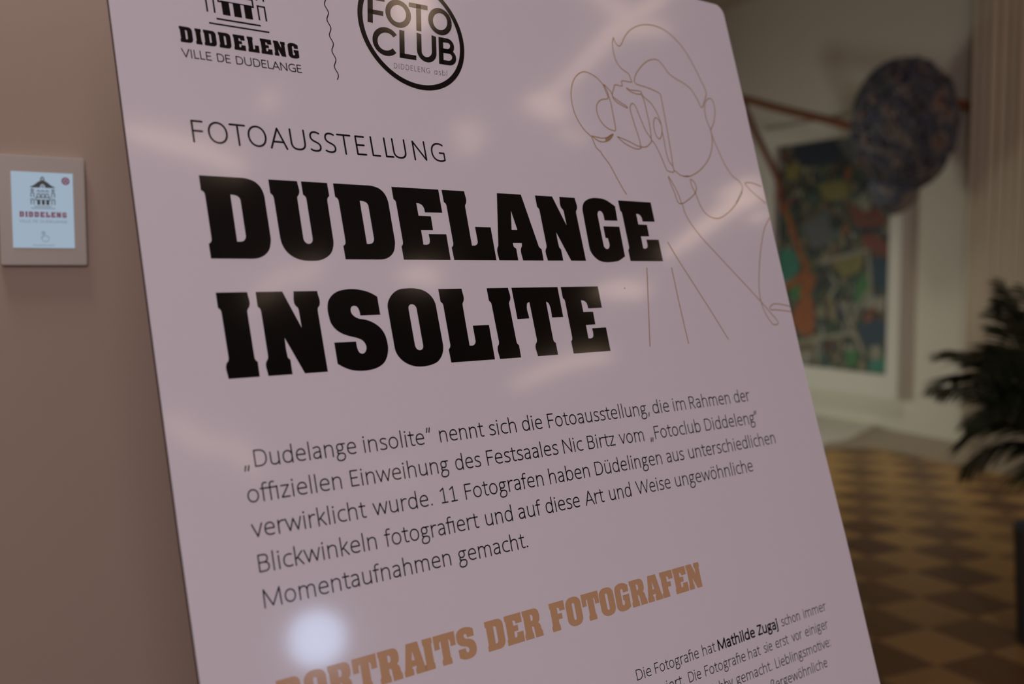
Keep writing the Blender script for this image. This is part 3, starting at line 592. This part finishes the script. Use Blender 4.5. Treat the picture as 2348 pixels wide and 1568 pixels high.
# town logo
tl = Flat()
class LogoT:
    def __init__(s, ox, oy, kx, ky): s.ox, s.oy, s.kx, s.ky, s.k = ox, oy, kx, ky, kx
    def __call__(s, x, y): return (s.ox + (x - 190) * s.kx, s.oy + (705 - y) * s.ky)
town_mark(tl, LogoT(-266.6, 275.0, 0.2, 0.2265))
tl.poly([[(-234.8, 270.0), (-197.5, 270.0), (-197.5, 271.5), (-234.8, 271.5)]])
tl.poly([[(-241.5, 265.35), (-190.8, 265.35), (-190.8, 266.75), (-241.5, 266.75)]])
logo = tl.build('town_logo', M_INK, stand, TL, Z1); tag(logo, 'black line drawing of a town hall with steps')
fl_ = Flat()
for ch, x in zip('DIDDELENG', (-266.6, -254.3, -247.6, -235.6, -223.4, -211.7, -200.5, -189.0, -176.6)): put_slab(fl_, ch, x, 246.4, 13.1, 0.985)
for wd, a, b in (('VILLE', -267.4, -243.5), ('DE', -239.3, -228.1), ('DUDELANGE', -223.8, -166.7)): put_word(fl_, wd, a, 234.1, 6.8, 190, x1=b)
lt = fl_.build('logo_lettering', M_INK, logo, lambda x, y, z: TL(x, y, z), Z1)
# photo club logo
fl_ = Flat(); fl_.ring((-46.95, 290.0), 56.6, 51.6)
club = fl_.build('club_logo', M_INK, stand, TL, Z1); tag(club, 'thick black ring of the photo club logo')
fl_ = Flat()
SH = 0.183
def SL(base):
    return lambda x, y: (x + SH * (y - base), y)
def arc(cx, cy, rx, ry, a0, a1, n=28): return [(cx + rx * math.cos(math.radians(a0 + (a1 - a0) * k / n)), cy + ry * math.sin(math.radians(a0 + (a1 - a0) * k / n))) for k in range(n + 1)]
S_ = SL(291.5); W_ = 5.1
def sk(pts, S, w=W_, closed=False): fl_.stroke([S(*p) for p in pts], w, round_=False, closed=closed)
def rect(x0, y0, x1, y1, S): fl_.poly([[S(x0, y0), S(x1, y0), S(x1, y1), S(x0, y1)]])
rect(-94.0, 291.4, -88.6, 318.8, S_); rect(-94.0, 300.0, -77.8, 304.5, S_); rect(-94.0, 314.3, -76.4, 318.8, S_)
sk(arc(-62.0, 305.1, 11.0, 11.3, 0, 360, 40), S_, closed=True)
rect(-50.4, 314.3, -29.9, 318.8, S_); rect(-42.6, 291.5, -37.3, 318.8, S_)
sk(arc(-16.1, 305.1, 10.7, 11.3, 0, 360, 40), S_, closed=True)
S_ = SL(261.8)
sk(arc(-80.5, 275.4, 11.5, 11.3, 36, 318, 36), S_)
rect(-66.6, 261.8, -61.2, 289.1, S_); rect(-66.6, 261.8, -48.8, 266.4, S_)
sk([(-45.5, 289.1), (-45.5, 272)] + arc(-37.3, 272.2, 8.2, 8.2, 180, 360, 20) + [(-29.1, 272.2), (-29.1, 289.1)], S_)
rect(-23.9, 261.8, -18.7, 289.1, S_)
sk([(-21.5, 286.7), (-14.2, 286.7)] + arc(-13.8, 281.3, 5.2, 5.4, 90, -90, 14) + [(-21.5, 275.9)], S_, 4.6)
sk([(-21.5, 275.9), (-13.6, 275.9)] + arc(-13.0, 270.0, 6.4, 5.9, 90, -90, 14) + [(-21.5, 264.1)], S_, 4.6)
fl_.build('club_lettering', M_INK, club, TL, Z1)
fl_ = Flat()
put_word(fl_, 'DIDDELENG', -74.8, 250.75, 5.15, 100, x1=-36.4, slant=0.17, track=250)
put_word(fl_, 'ɑsbl', -31.4, 250.75, 5.15, 100, x1=-17.3, slant=0.17, track=150)
fl_.build('club_small_text', M_THIN, club, TL, Z1)

# ------------------------------------------------------------------ touch panel on the left wall
M_ALU = mat('brushed_bronze_grey', (0.45, 0.41, 0.345, 1), rough=0.5, spec=0.5, metal=0.2)
M_SCREEN = mat('lit_screen', (0.02, 0.02, 0.02, 1), rough=0.25, emit=rgb(156, 174, 192), strength=0.93)
M_SDARK = mat('screen_dark_graphic', (0.02, 0.02, 0.02, 1), rough=0.4, emit=rgb(44, 46, 40), strength=1.0)
M_SRED = mat('screen_maroon_graphic', (0.02, 0.01, 0.01, 1), rough=0.4, emit=rgb(104, 50, 66), strength=1.0)
M_SGREY = mat('screen_grey_graphic', (0.02, 0.02, 0.02, 1), rough=0.4, emit=rgb(96, 104, 118), strength=1.0)
# x along the wall, y up, z out of the wall
tp = empty('touch_panel', frame(Q + UP * 1.5027, WX, UP, -WY) @ Matrix.Scale(0.87, 4), 'small metal framed touch screen showing the town logo, on the beige wall', 'touch panel')
bm = bmesh.new(); box(bm, (-0.0535, 0.0, 0.0), (0.0535, 0.1468, 0.012))
bmesh.ops.bevel(bm, geom=bm.edges[:], offset=0.0015, segments=2, affect='EDGES')
bm_obj('housing', bm, M_ALU, tp)
bm = bmesh.new(); box(bm, (-0.0387, 0.0236, 0.0118), (0.0377, 0.1247, 0.0126)); scr = bm_obj('screen', bm, M_SCREEN, tp); tag(scr, 'pale blue lit screen')
ZS = 0.0128
PX = 0.059 / 500.0
class ScrT:
    k = PX; bold = 1.35
    def __call__(s, x, y): return (-0.0301 + (x - 190) * PX, (1.5678 - 1.5031) + (835 - y) * 0.000128 + 0.0)
ST = ScrT()
def TS(x, y, z): return (x, y, z)
fl_ = Flat(); town_mark(fl_, ST)
fl_.stroke([ST(350, 721), ST(530, 721)], 6 * PX, False); fl_.stroke([ST(315, 741), ST(568, 741)], 6 * PX, False)
sl = fl_.build('screen_building_mark', M_SDARK, scr, TS, ZS); tag(sl, 'dark drawing of the town hall')
fl_ = Flat()
for ch, x in zip('DIDDELENG', (-266.6, -254.3, -247.6, -235.6, -223.4, -211.7, -200.5, -189.0, -176.6)):
    put_slab(fl_, ch, -0.0301 + (x + 266.6) / 99.8 * 0.059, 0.0647, 0.0072)
o = fl_.build('screen_red_lettering', M_SRED, scr, TS, ZS); tag(o, 'maroon slab lettering')
fl_ = Flat(); fl_.ring((0.0284, 1.6174 - 1.5031), 0.0052, 0.0030, 24); fl_.ring((0.0284, 0.1143), 0.0019, 0.0010, 16)
fl_.stroke([(0.0258, 0.1118), (0.0310, 0.1168)], 0.0012); fl_.stroke([(0.0310, 0.1118), (0.0258, 0.1168)], 0.0012)
o = fl_.build('screen_badge', M_SRED, scr, TS, ZS); tag(o, 'maroon round badge')
fl_ = Flat()
for wd, a, b in (('VILLE', -267.4, -243.5), ('DE', -239.3, -228.1), ('DUDELANGE', -223.8, -166.7)):
    put_word(fl_, wd, -0.0301 + (a + 266.6) / 99.8 * 0.059, 0.0575, 0.0036, 170, x1=-0.0301 + (b + 266.6) / 99.8 * 0.059)
for k in range(9): fl_.stroke([(-0.0142 + k * 0.0031, 0.0262), (-0.0142 + k * 0.0031, 0.0282)], 0.0005); fl_.stroke([(-0.0142 + k * 0.0031, 0.0272), (-0.0126 + k * 0.0031, 0.0272)], 0.0005)
# pointing hand outline
hp = [(418,1030),(410,1035),(407,1045),(415,1058),(425,1075),(440,1082),(470,1082),(485,1072),(490,1050),(490,1035),(482,1028),(472,1030),(470,1022),(460,1020),(452,1022),(450,1014),(442,1014),(440,1020),(440,990),(436,985),(430,985),(427,990),(427,1045),(418,1030)]
def HT(x, y): return (-0.0301 + (x - 190) * PX, 0.0322 + (1082 - y) * 0.000126)
fl_.stroke([HT(*p) for p in hp], 0.0006)
fl_.stroke([HT(433 + 17 * math.cos(math.radians(a)), 992 - 17 * math.sin(math.radians(a))) for a in range(-40, 221, 20)], 0.0006)
o = fl_.build('screen_grey_marks', M_SGREY, scr, TS, ZS); tag(o, 'grey hand symbol and small grey lettering')

# ------------------------------------------------------------------ framed painting on the back wall
M_FRAME = mat('white_frame_paint', (0.80, 0.78, 0.70, 1), rough=0.6, spec=0.3)
def canvas_mat():
    m = bpy.data.materials.new('abstract_oil_paint'); m.use_nodes = True
    nt = m.node_tree; N = nt.nodes; b = N['Principled BSDF']
    tc = N.new('ShaderNodeTexCoord')
    vo = N.new('ShaderNodeTexVoronoi'); vo.inputs['Scale'].default_value = 15.0
    nz = N.new('ShaderNodeTexNoise'); nz.inputs['Scale'].default_value = 4.0; nz.inputs['Detail'].default_value = 5
    nt.links.new(tc.outputs['Object'], nz.inputs['Vector'])
    mixv = N.new('ShaderNodeMixRGB'); mixv.inputs[0].default_value = 0.25
    nt.links.new(tc.outputs['Object'], mixv.inputs[1]); nt.links.new(nz.outputs['Color'], mixv.inputs[2])
    nt.links.new(mixv.outputs[0], vo.inputs['Vector'])
    sp = N.new('ShaderNodeSeparateColor'); nt.links.new(vo.outputs['Color'], sp.inputs[0])
    cr = N.new('ShaderNodeValToRGB'); el = cr.color_ramp.elements
    cols = [(0.0, (0.02, 0.025, 0.02)), (0.2, (0.03, 0.07, 0.03)), (0.36, (0.11, 0.09, 0.04)), (0.5, (0.02, 0.03, 0.05)), (0.64, (0.18, 0.15, 0.07)), (0.76, (0.03, 0.08, 0.055)), (0.86, (0.12, 0.045, 0.03)), (1.0, (0.25, 0.23, 0.15))]
    el[0].position = 0; el[0].color = cols[0][1] + (1,); el[1].position = 1; el[1].color = cols[-1][1] + (1,)
    for p, c in cols[1:-1]: e = el.new(p); e.color = c + (1,)
    nt.links.new(sp.outputs[0], cr.inputs[0])
    mp = N.new('ShaderNodeMapping'); mp.inputs['Scale'].default_value = (30, 13, 13); mp.inputs['Rotation'].default_value = (0, 0, 0.6)
    nt.links.new(mixv.outputs[0], mp.inputs[0])
    v2 = N.new('ShaderNodeTexVoronoi'); v2.inputs['Scale'].default_value = 1.0; nt.links.new(mp.outputs[0], v2.inputs['Vector'])
    s2 = N.new('ShaderNodeSeparateColor'); nt.links.new(v2.outputs['Color'], s2.inputs[0])
    c2 = N.new('ShaderNodeValToRGB'); e2 = c2.color_ramp.elements; c2.color_ramp.interpolation = 'CONSTANT'
    k2 = [(0.0, (0.012, 0.016, 0.014)), (0.2, (0.05, 0.10, 0.05)), (0.35, (0.02, 0.03, 0.055)), (0.5, (0.28, 0.24, 0.13)), (0.6, (0.05, 0.12, 0.12)), (0.72, (0.32, 0.31, 0.25)), (0.8, (0.02, 0.02, 0.02)), (0.92, (0.26, 0.08, 0.04))]
    e2[0].position = 0; e2[0].color = k2[0][1] + (1,); e2[1].position = k2[-1][0]; e2[1].color = k2[-1][1] + (1,)
    for p, c in k2[1:-1]: e = e2.new(p); e.color = c + (1,)
    nt.links.new(s2.outputs[1], c2.inputs[0])
    gt = N.new('ShaderNodeMath'); gt.operation = 'GREATER_THAN'; gt.inputs[1].default_value = 0.48; nt.links.new(s2.outputs[2], gt.inputs[0])
    mx = N.new('ShaderNodeMixRGB'); nt.links.new(gt.outputs[0], mx.inputs[0]); nt.links.new(cr.outputs[0], mx.inputs[1]); nt.links.new(c2.outputs[0], mx.inputs[2])
    nt.links.new(mx.outputs[0], b.inputs['Base Color'])
    b.inputs['Roughness'].default_value = 0.6
    return m
pic = empty('framed_painting', frame(hall(0, 1.55, 0.30), E2 * -1, UP, -E1), 'large abstract painting in a white frame on the back wall, right of the poster edge', 'painting')
def PL(u, z, d): return (1.55 - u, z - 0.30, d)      # wall coordinates to the painting's own
bm = bmesh.new()
U0, U1, UA, UB, ZA, ZB, ZT0, ZT1 = 0.63, 2.62, 0.765, 2.29, 0.312, 0.523, 2.74, 2.92
def fbox(u0, u1, z0, z1, d0, d1):
    a = PL(u1, z0, d0); b_ = PL(u0, z1, d1); box(bm, a, b_)
fbox(U0, U1, ZA, ZB, 0.002, 0.12); fbox(U0, U1, ZT0, ZT1, 0.002, 0.12); fbox(U0, UA, ZB, ZT0, 0.002, 0.12); fbox(UB, U1, ZB, ZT0, 0.002, 0.12)
bm_obj('frame', bm, M_FRAME, pic)
bm = bmesh.new(); fbox(UA, UA + 0.035, ZB, ZT0, 0.046, 0.075); o = bm_obj('inner_shade_strip', bm, mat('dark_shade_paint', (0.03, 0.02, 0.015, 1), rough=0.6), pic); tag(o, 'dark strip for the shade at the inner edge of the frame')  # dark strip stands in for the shade beside the recessed canvas
bm = bmesh.new(); fbox(UA, UB, ZB, ZT0, 0.01, 0.045); cv = bm_obj('canvas', bm, canvas_mat(), pic)
PC = dict(orange=(0.45, 0.135, 0.035, 1), teal=(0.06, 0.30, 0.21, 1), green=(0.08, 0.26, 0.09, 1), red=(0.27, 0.075, 0.055, 1), blue=(0.035, 0.075, 0.12, 1), darkblue=(0.03, 0.04, 0.07, 1), olive=(0.30, 0.27, 0.08, 1), cream=(0.42, 0.40, 0.30, 1), grey=(0.17, 0.17, 0.17, 1))
PM = {k: mat('paint_' + k, tuple(x * 0.72 for x in c[:3]) + (1,), rough=0.6, noise_amt=0.35, noise_scale=14) for k, c in PC.items()}
def daub(col, k, make):
    fl_ = Flat(); make(fl_)
    fl_.build(col + '_brushwork', PM[col], cv, lambda x, y, z: (x, y, z), 0.0453 + 0.0001 * k)
kk = 0
for col in ('darkblue', 'grey', 'blue', 'olive', 'teal', 'green', 'red', 'orange', 'cream'):
    for c, pts in PAINT['blobs']:
        if c != col: continue
        q = [PL(u, z, 0)[:2] for u, z in pts]
        q = [p for p in smooth_path(q + [q[0]], 5)][:-1]
        q = [(min(max(p[0], 1.55 - UB), 1.55 - UA), min(max(p[1], ZB - 0.3), ZT0 - 0.3)) for p in q]
        kk += 1; daub(col, kk, lambda F: F.poly([q]))
for pts in PAINT['orange']:
    kk += 1; daub('orange', kk, lambda F: F.stroke(smooth_path([PL(u, z, 0)[:2] for u, z in pts], 5), 0.07))
for pts in PAINT['line']:
    kk += 1; daub('cream', kk, lambda F: F.stroke([PL(u, z, 0)[:2] for u, z in pts], 0.042))
# ------------------------------------------------------------------ hanging sculpture: wrapped ball with branches
def ball_mat():
    m = bpy.data.materials.new('knotted_dark_yarn'); m.use_nodes = True
    nt = m.node_tree; N = nt.nodes; b = N['Principled BSDF']
    tc = N.new('ShaderNodeTexCoord')
    nz = N.new('ShaderNodeTexNoise'); nz.inputs['Scale'].default_value = 8.0; nz.inputs['Detail'].default_value = 3
    nt.links.new(tc.outputs['Object'], nz.inputs['Vector'])
    cr = N.new('ShaderNodeValToRGB'); el = cr.color_ramp.elements
    cols = [(0.30, (0.05, 0.052, 0.06)), (0.42, (0.19, 0.19, 0.205)), (0.49, (0.09, 0.115, 0.19)), (0.55, (0.22, 0.21, 0.205)), (0.63, (0.34, 0.31, 0.26)), (0.74, (0.30, 0.07, 0.08))]
    el[0].position = cols[0][0]; el[0].color = cols[0][1] + (1,); el[1].position = cols[-1][0]; el[1].color = cols[-1][1] + (1,)
    for p, c in cols[1:-1]: e = el.new(p); e.color = c + (1,)
    nt.links.new(nz.outputs['Fac'], cr.inputs[0]); nt.links.new(cr.outputs[0], b.inputs['Base Color'])
    b.inputs['Roughness'].default_value = 0.95; b.inputs['Specular IOR Level'].default_value = 0.1
    return m
M_YARN = ball_mat()
M_WOOD = mat('red_brown_branch', (0.24, 0.075, 0.03, 1), rough=0.7, noise_amt=0.25, noise_scale=6)
BC = Vector(ROD['ball'])
sc_ = empty('branch_sculpture', frame(BC, E2 * -1, -E1, UP), 'dark wrapped yarn ball stuck on red-brown branches above the painting', 'sculpture')
inv = sc_.matrix_world.inverted()
bm = bmesh.new(); bmesh.ops.create_icosphere(bm, subdivisions=5, radius=1.0)
for v in bm.verts:
    n = v.co.normalized(); d = noise.fractal(n * 3.0, 1.0, 2.0, 4) * 0.06
    v.co = Vector((n.x * 0.405, n.y * 0.36, n.z * 0.505)) * (1 + d)
bm_obj('yarn_ball', bm, M_YARN, sc_, smooth=True)
bm = bmesh.new()
dp = inv @ Vector(ROD['drop'])
bmesh.ops.create_icosphere(bm, subdivisions=4, radius=1.0)
for v in bm.verts:
    n = v.co.normalized(); d = noise.fractal(n * 3.0 + Vector((4, 4, 4)), 1.0, 2.0, 4) * 0.1
    v.co = Vector((n.x * 0.21, n.y * 0.17, n.z * 0.26)) * (1 + d) + dp
bm_obj('yarn_tuft', bm, M_YARN, sc_, smooth=True)
bm = bmesh.new(); rnd = random.Random(3)
for k in range(90):
    ax = Vector((rnd.gauss(0, 1), rnd.gauss(0, 1), rnd.gauss(0, 1))).normalized(); a = ax.orthogonal().normalized(); b = ax.cross(a)
    off = rnd.uniform(-0.5, 0.5); rr = math.sqrt(1 - off * off)
    a0 = rnd.uniform(0, 6.28); span = rnd.uniform(1.5, 4.5)
    pts = []; fz = rnd.uniform(1.0, 1.09)
    for i in range(16):
        t = a0 + span * i / 15
        n = (a * math.cos(t) + b * math.sin(t)) * rr + ax * off
        pts.append(Vector((n.x * 0.412, n.y * 0.366, n.z * 0.512)) * fz)
    tube(bm, pts, 0.013, 6)
tag(bm_obj('yarn_strands', bm, M_YARN, sc_, smooth=True), kind='stuff')
for nm, pts, r in (('branch', ROD['left'], 0.036), ('branch', ROD['down'], 0.03)):
    bm = bmesh.new(); tube(bm, smooth_path([inv @ Vector(p) for p in pts], 4), r, 10); bm_obj('branch', bm, M_WOOD, sc_, smooth=True)
bm = bmesh.new()
rp = [inv @ Vector(p) for p in ROD['right']]; rp[-1] = inv @ hall(0.07, 0.02, 2.84)
tube(bm, smooth_path(rp, 4), [0.036] * 8 + [0.045], 10); bm_obj('branch', bm, M_WOOD, sc_, smooth=True)
bm = bmesh.new(); tube(bm, [rp[-1], inv @ hall(0.0005, 0.02, 2.84)], 0.012, 8); bm_obj('wall_peg', bm, M_METAL, sc_)

# ------------------------------------------------------------------ pleated curtain
M_CURT = mat('cream_curtain_cloth', (0.82, 0.76, 0.62, 1), rough=0.9, spec=0.1, noise_amt=0.03, noise_scale=30)
v = []; f = []
NU = 420; U_0, U_1 = -0.05, -3.4
for i in range(NU + 1):
    u = U_0 + (U_1 - U_0) * i / NU
    d = 0.10 + 0.034 * math.sin(u * 2 * math.pi / 0.088) + 0.010 * math.sin(u * 2 * math.pi / 0.31)
    for z in (0.025, 1.2, 2.6, 4.1): v.append((d, u, z))
for i in range(NU):
    for k in range(3):
        a = 4 * i + k; f.append([a, a + 1, a + 5, a + 4])
ct = empty('pleated_curtain', hw, 'long cream pleated curtain hanging beside the painting at the right edge', 'curtain')
o = mesh_obj('cloth', v, f, M_CURT, ct, smooth=True)
sm = o.modifiers.new('thickness', 'SOLIDIFY'); sm.thickness = 0.004
bm = bmesh.new(); tube(bm, [(0.10, 0.0, 4.13), (0.10, -3.45, 4.13)], 0.018, 12); bm_obj('curtain_rail', bm, M_METAL, ct)
for u in (-0.02, -1.7, -3.43):
    bm = bmesh.new(); tube(bm, [(0.0, u, 4.13), (0.10, u, 4.13)], 0.01, 8); bm_obj('rail_bracket', bm, M_METAL, ct)

# ------------------------------------------------------------------ potted palm at the right edge
M_LEAF = mat('dark_palm_leaf', (0.055, 0.068, 0.032, 1), rough=0.5, spec=0.3, noise_amt=0.3, noise_scale=5)
M_STEM = mat('palm_stem', (0.05, 0.05, 0.025, 1), rough=0.7)
M_POT = mat('dark_slate_pot', (0.085, 0.10, 0.105, 1), rough=0.5)
M_SOIL = mat('soil', (0.03, 0.02, 0.013, 1), rough=1.0, noise_amt=0.3, noise_scale=40)
PB = Vector((4.21, 1.632, 0))
pl = empty('potted_palm', Matrix.Translation(PB), 'dark green palm in a slate grey pot before the curtain', 'plant')
prof = [(0.0, 0.0), (0.165, 0.0), (0.172, 0.02), (0.197, 0.44), (0.203, 0.465), (0.188, 0.468), (0.180, 0.44), (0.178, 0.415), (0.0, 0.415)]
bm = bmesh.new(); SEG = 40; rings = []
for r, z in prof[1:-1]:
    rings.append([bm.verts.new((r * math.cos(2 * math.pi * k / SEG), r * math.sin(2 * math.pi * k / SEG), z)) for k in range(SEG)])
for i in range(len(rings) - 1):
    for k in range(SEG): bm.faces.new([rings[i][k], rings[i][(k + 1) % SEG], rings[i + 1][(k + 1) % SEG], rings[i + 1][k]])
bm.faces.new(rings[0][::-1]); bm.faces.new(rings[-1])
bm_obj('pot', bm, M_POT, pl, smooth=False)
bm = bmesh.new(); bmesh.ops.create_circle(bm, cap_ends=True, radius=0.176, segments=32)
for q in bm.verts: q.co.z = 0.425 + 0.008 * noise.noise(q.co * 20)
bm_obj('soil', bm, M_SOIL, pl)
rnd = random.Random(11)
SIDE = -RIGHT          # towards the left of the photo
DEP = Vector((FWD.x, FWD.y, 0)).normalized()
def frond(base, tip, lift, nleaf, leaf):
    """arching rachis from base to tip with paired leaflets"""
    base = Vector(base); tip = Vector(tip)
    mid = (base + tip) / 2 + Vector((0, 0, lift))
    pts = [base.lerp(mid, t).lerp(mid.lerp(tip, t), t) for t in [i / 24 for i in range(25)]]
    bm = bmesh.new(); tube(bm, pts, [0.007 * (1 - 0.8 * i / 24) + 0.0012 for i in range(25)], 6)
    for j in range(nleaf):
        t = 0.22 + 0.78 * j / (nleaf - 1); k = min(int(t * 24), 23); p = pts[k].lerp(pts[k + 1], t * 24 - k)
        tg = (pts[k + 1] - pts[k]).normalized()
        sd = tg.cross(UP)
        if sd.length < 0.05: sd = SIDE.copy()
        sd.normalize(); nrm = sd.cross(tg)
        L = leaf * (0.55 + 0.75 * math.sin(math.pi * min(1, 0.15 + 0.85 * (1 - abs(2 * t - 1.15))) / 2)) * rnd.uniform(0.85, 1.1) * (1 - 0.45 * max(0, t - 0.75) / 0.25)
        for s in (-1, 1):
            d = (sd * s * 0.78 + tg * 0.62 - UP * rnd.uniform(0.05, 0.3)).normalized()
            w = tg.cross(d).cross(d).normalized() * 0.0065
            q0 = p; q1 = p + d * L * 0.4; q2 = p + d * L * 0.8 - UP * L * 0.10; q3 = p + d * L - UP * L * 0.2
            a = [bm.verts.new(c) for c in (q0 - w * 0.3, q0 + w * 0.3, q1 + w, q1 - w, q2 + w * 0.7, q2 - w * 0.7, q3)]
            bm.faces.new([a[0], a[1], a[2], a[3]]); bm.faces.new([a[3], a[2], a[4], a[5]]); bm.faces.new([a[5], a[4], a[6]])
    bm_obj('frond', bm, M_LEAF, pl)
stems = [(0.0, 0.0), (0.05, 0.03), (-0.05, 0.035), (0.02, -0.05)]
tops = []
for sx, sy in stems:
    h = rnd.uniform(0.62, 0.80); q = Vector((sx * 2.2, sy * 2.2, h))
    bm = bmesh.new(); tube(bm, smooth_path([(sx, sy, 0.415), (sx * 1.5, sy * 1.5, 0.55), tuple(q)], 4), [0.013] * 4 + [0.011] * 4 + [0.008], 8)
    bm_obj('stem', bm, M_STEM, pl); tops.append(q)
def LP(side, up, dep=0.0): return SIDE * side + DEP * dep + Vector((0, 0, up))
spec = [(0.53, 1.02, 0.05, 0.16), (0.47, 1.17, 0.1, 0.16), (0.47, 0.90, -0.1, 0.1), (0.28, 1.43, 0.05, 0.2), (0.38, 0.70, 0.1, 0.16), (0.30, 1.28, -0.2, 0.16), (0.36, 1.05, 0.25, 0.2), (0.30, 0.92, -0.25, 0.2), (0.20, 0.72, -0.2, 0.2), (0.1, 1.45, 0.1, 0.1), (0.22, 1.15, 0.3, 0.15),
        (0.25, 1.42, -0.1, 0.17), (0.20, 1.44, 0.2, 0.17), (0.30, 1.13, 0.1, 0.17), (0.14, 1.16, 0.15, 0.18), (0.30, 0.98, 0.05, 0.16), (0.20, 0.92, 0.1, 0.18),
        (-0.1, 1.42, -0.1, 0.1), (-0.35, 1.25, 0.0, 0.15), (-0.5, 1.0, 0.1, 0.15), (-0.4, 0.8, -0.1, 0.15), (-0.15, 1.1, -0.4, 0.2), (0.05, 0.95, 0.45, 0.2), (0.05, 0.85, -0.45, 0.2), (0.33, 0.82, 0.2, 0.2), (0.42, 1.10, -0.05, 0.14), (0.22, 1.36, 0.15, 0.15), (0.17, 1.24, 0.0, 0.12), (0.26, 1.02, 0.0, 0.15)]
for i, (s, u, d, lf) in enumerate(spec):
    frond(tops[i % 4], LP(s, u, d), 0.10 if u > 1.2 else 0.22, 32, lf)

# ------------------------------------------------------------------ added glow ribbons on the ceiling, shaped to make the poster's mirrored streaks
RIBK = dict(a=1.35, b=1.05, c=1.9, d=0.8, e=1.15, f=0.8, f2=0.7, g=0.8, h=0.7, i=1.25, i2=1.3, i3=1.1, k=1.35, l=1.1, m=1.3, n=0.8, o=0.8, p=0.6)
RIBL = dict(a='mirrored left of the word FOTOAUSSTELLUNG', b='mirrored as a faint spot under VILLE DE DUDELANGE', c='widest and brightest, mirrored over the word FOTO', d='mirrored right of the word FOTOAUSSTELLUNG',
            e='mirrored left of the drawn camera', f='bent, mirrored along the left of the drawn hair', f2='mirrored at the top edge above the drawn hair', g='short, mirrored over the drawn lens', h='mirrored inside the drawn hair',
            i='mirrored from the E of DUDELANGE to the right poster edge', i2='short, mirrored at the right poster edge below the collar', i3='mirrored inside the drawn shirt neckline', k='mirrored right of the word INSOLITE',
            l='long, mirrored under the word INSOLITE', m='mirrored between DUDELANGE and INSOLITE above the letter O', n='mirrored above the letter N of INSOLITE', o='long, mirrored left of the first text line', p='mirrored faintly inside the text paragraph')
RSTR = 2.7
for k, pts in RIB.items():
    M = mat('warm_ribbon_glow_' + k, (0.8, 0.7, 0.6, 1), rough=0.6, emit=(1.0, 0.70, 0.49, 1), strength=RSTR * RIBK[k])
    P = smooth_path([(x, y, w_) for x, y, w_ in pts], 6)
    n = len(P); L = []; Rr = []
    for i, p in enumerate(P):
        t = Vector((P[min(i + 1, n - 1)].x - P[max(i - 1, 0)].x, P[min(i + 1, n - 1)].y - P[max(i - 1, 0)].y)).normalized()
        e = math.sin(math.pi * (0.12 + 0.76 * i / (n - 1)))
        nn = Vector((-t.y, t.x)) * p.z * e
        L.append((p.x + nn.x, p.y + nn.y)); Rr.append((p.x - nn.x, p.y - nn.y))
    o2 = L + Rr[::-1]
    cx = sum(p[0] for p in o2) / len(o2); cy = sum(p[1] for p in o2) / len(o2)
    v, f = extrude_outline([(x - cx, y - cy) for x, y in o2], 0.0, 0.05)
    o = mesh_obj('added_glow_ribbon', v, f, M, matrix=Matrix.Translation((cx, cy, ZC - 0.05)))
    tag(o, 'added warm glow ribbon ' + RIBL[k], 'added glow ribbon', 'added glow ribbons mirrored in the poster')

# ------------------------------------------------------------------ added unseen globe that makes the bluish spot at the poster's lower left
M_GLOBE = mat('cool_white_globe', (0.8, 0.85, 0.9, 1), rough=0.5, emit=(0.52, 0.70, 1.0, 1), strength=12.5)
GP = Vector((2.585, -3.758, 2.074))
gl = empty('added_globe_lamp', Matrix.Translation((GP.x, GP.y, 0)), 'added cool white globe mirrored as a bluish spot at the lower left of the poster', 'added lamp')
bm = bmesh.new(); bmesh.ops.create_uvsphere(bm, u_segments=32, v_segments=20, radius=0.15)
bm_obj('globe', bm, M_GLOBE, gl, smooth=True, loc=(0, 0, GP.z))
bm = bmesh.new(); tube(bm, [(0, 0, 0.02), (0, 0, GP.z - 0.14)], 0.014, 12); bm_obj('pole', bm, M_METAL, gl)
bm = bmesh.new(); tube(bm, [(0, 0, 0), (0, 0, 0.025)], 0.16, 32); bm_obj('base', bm, M_METAL, gl)
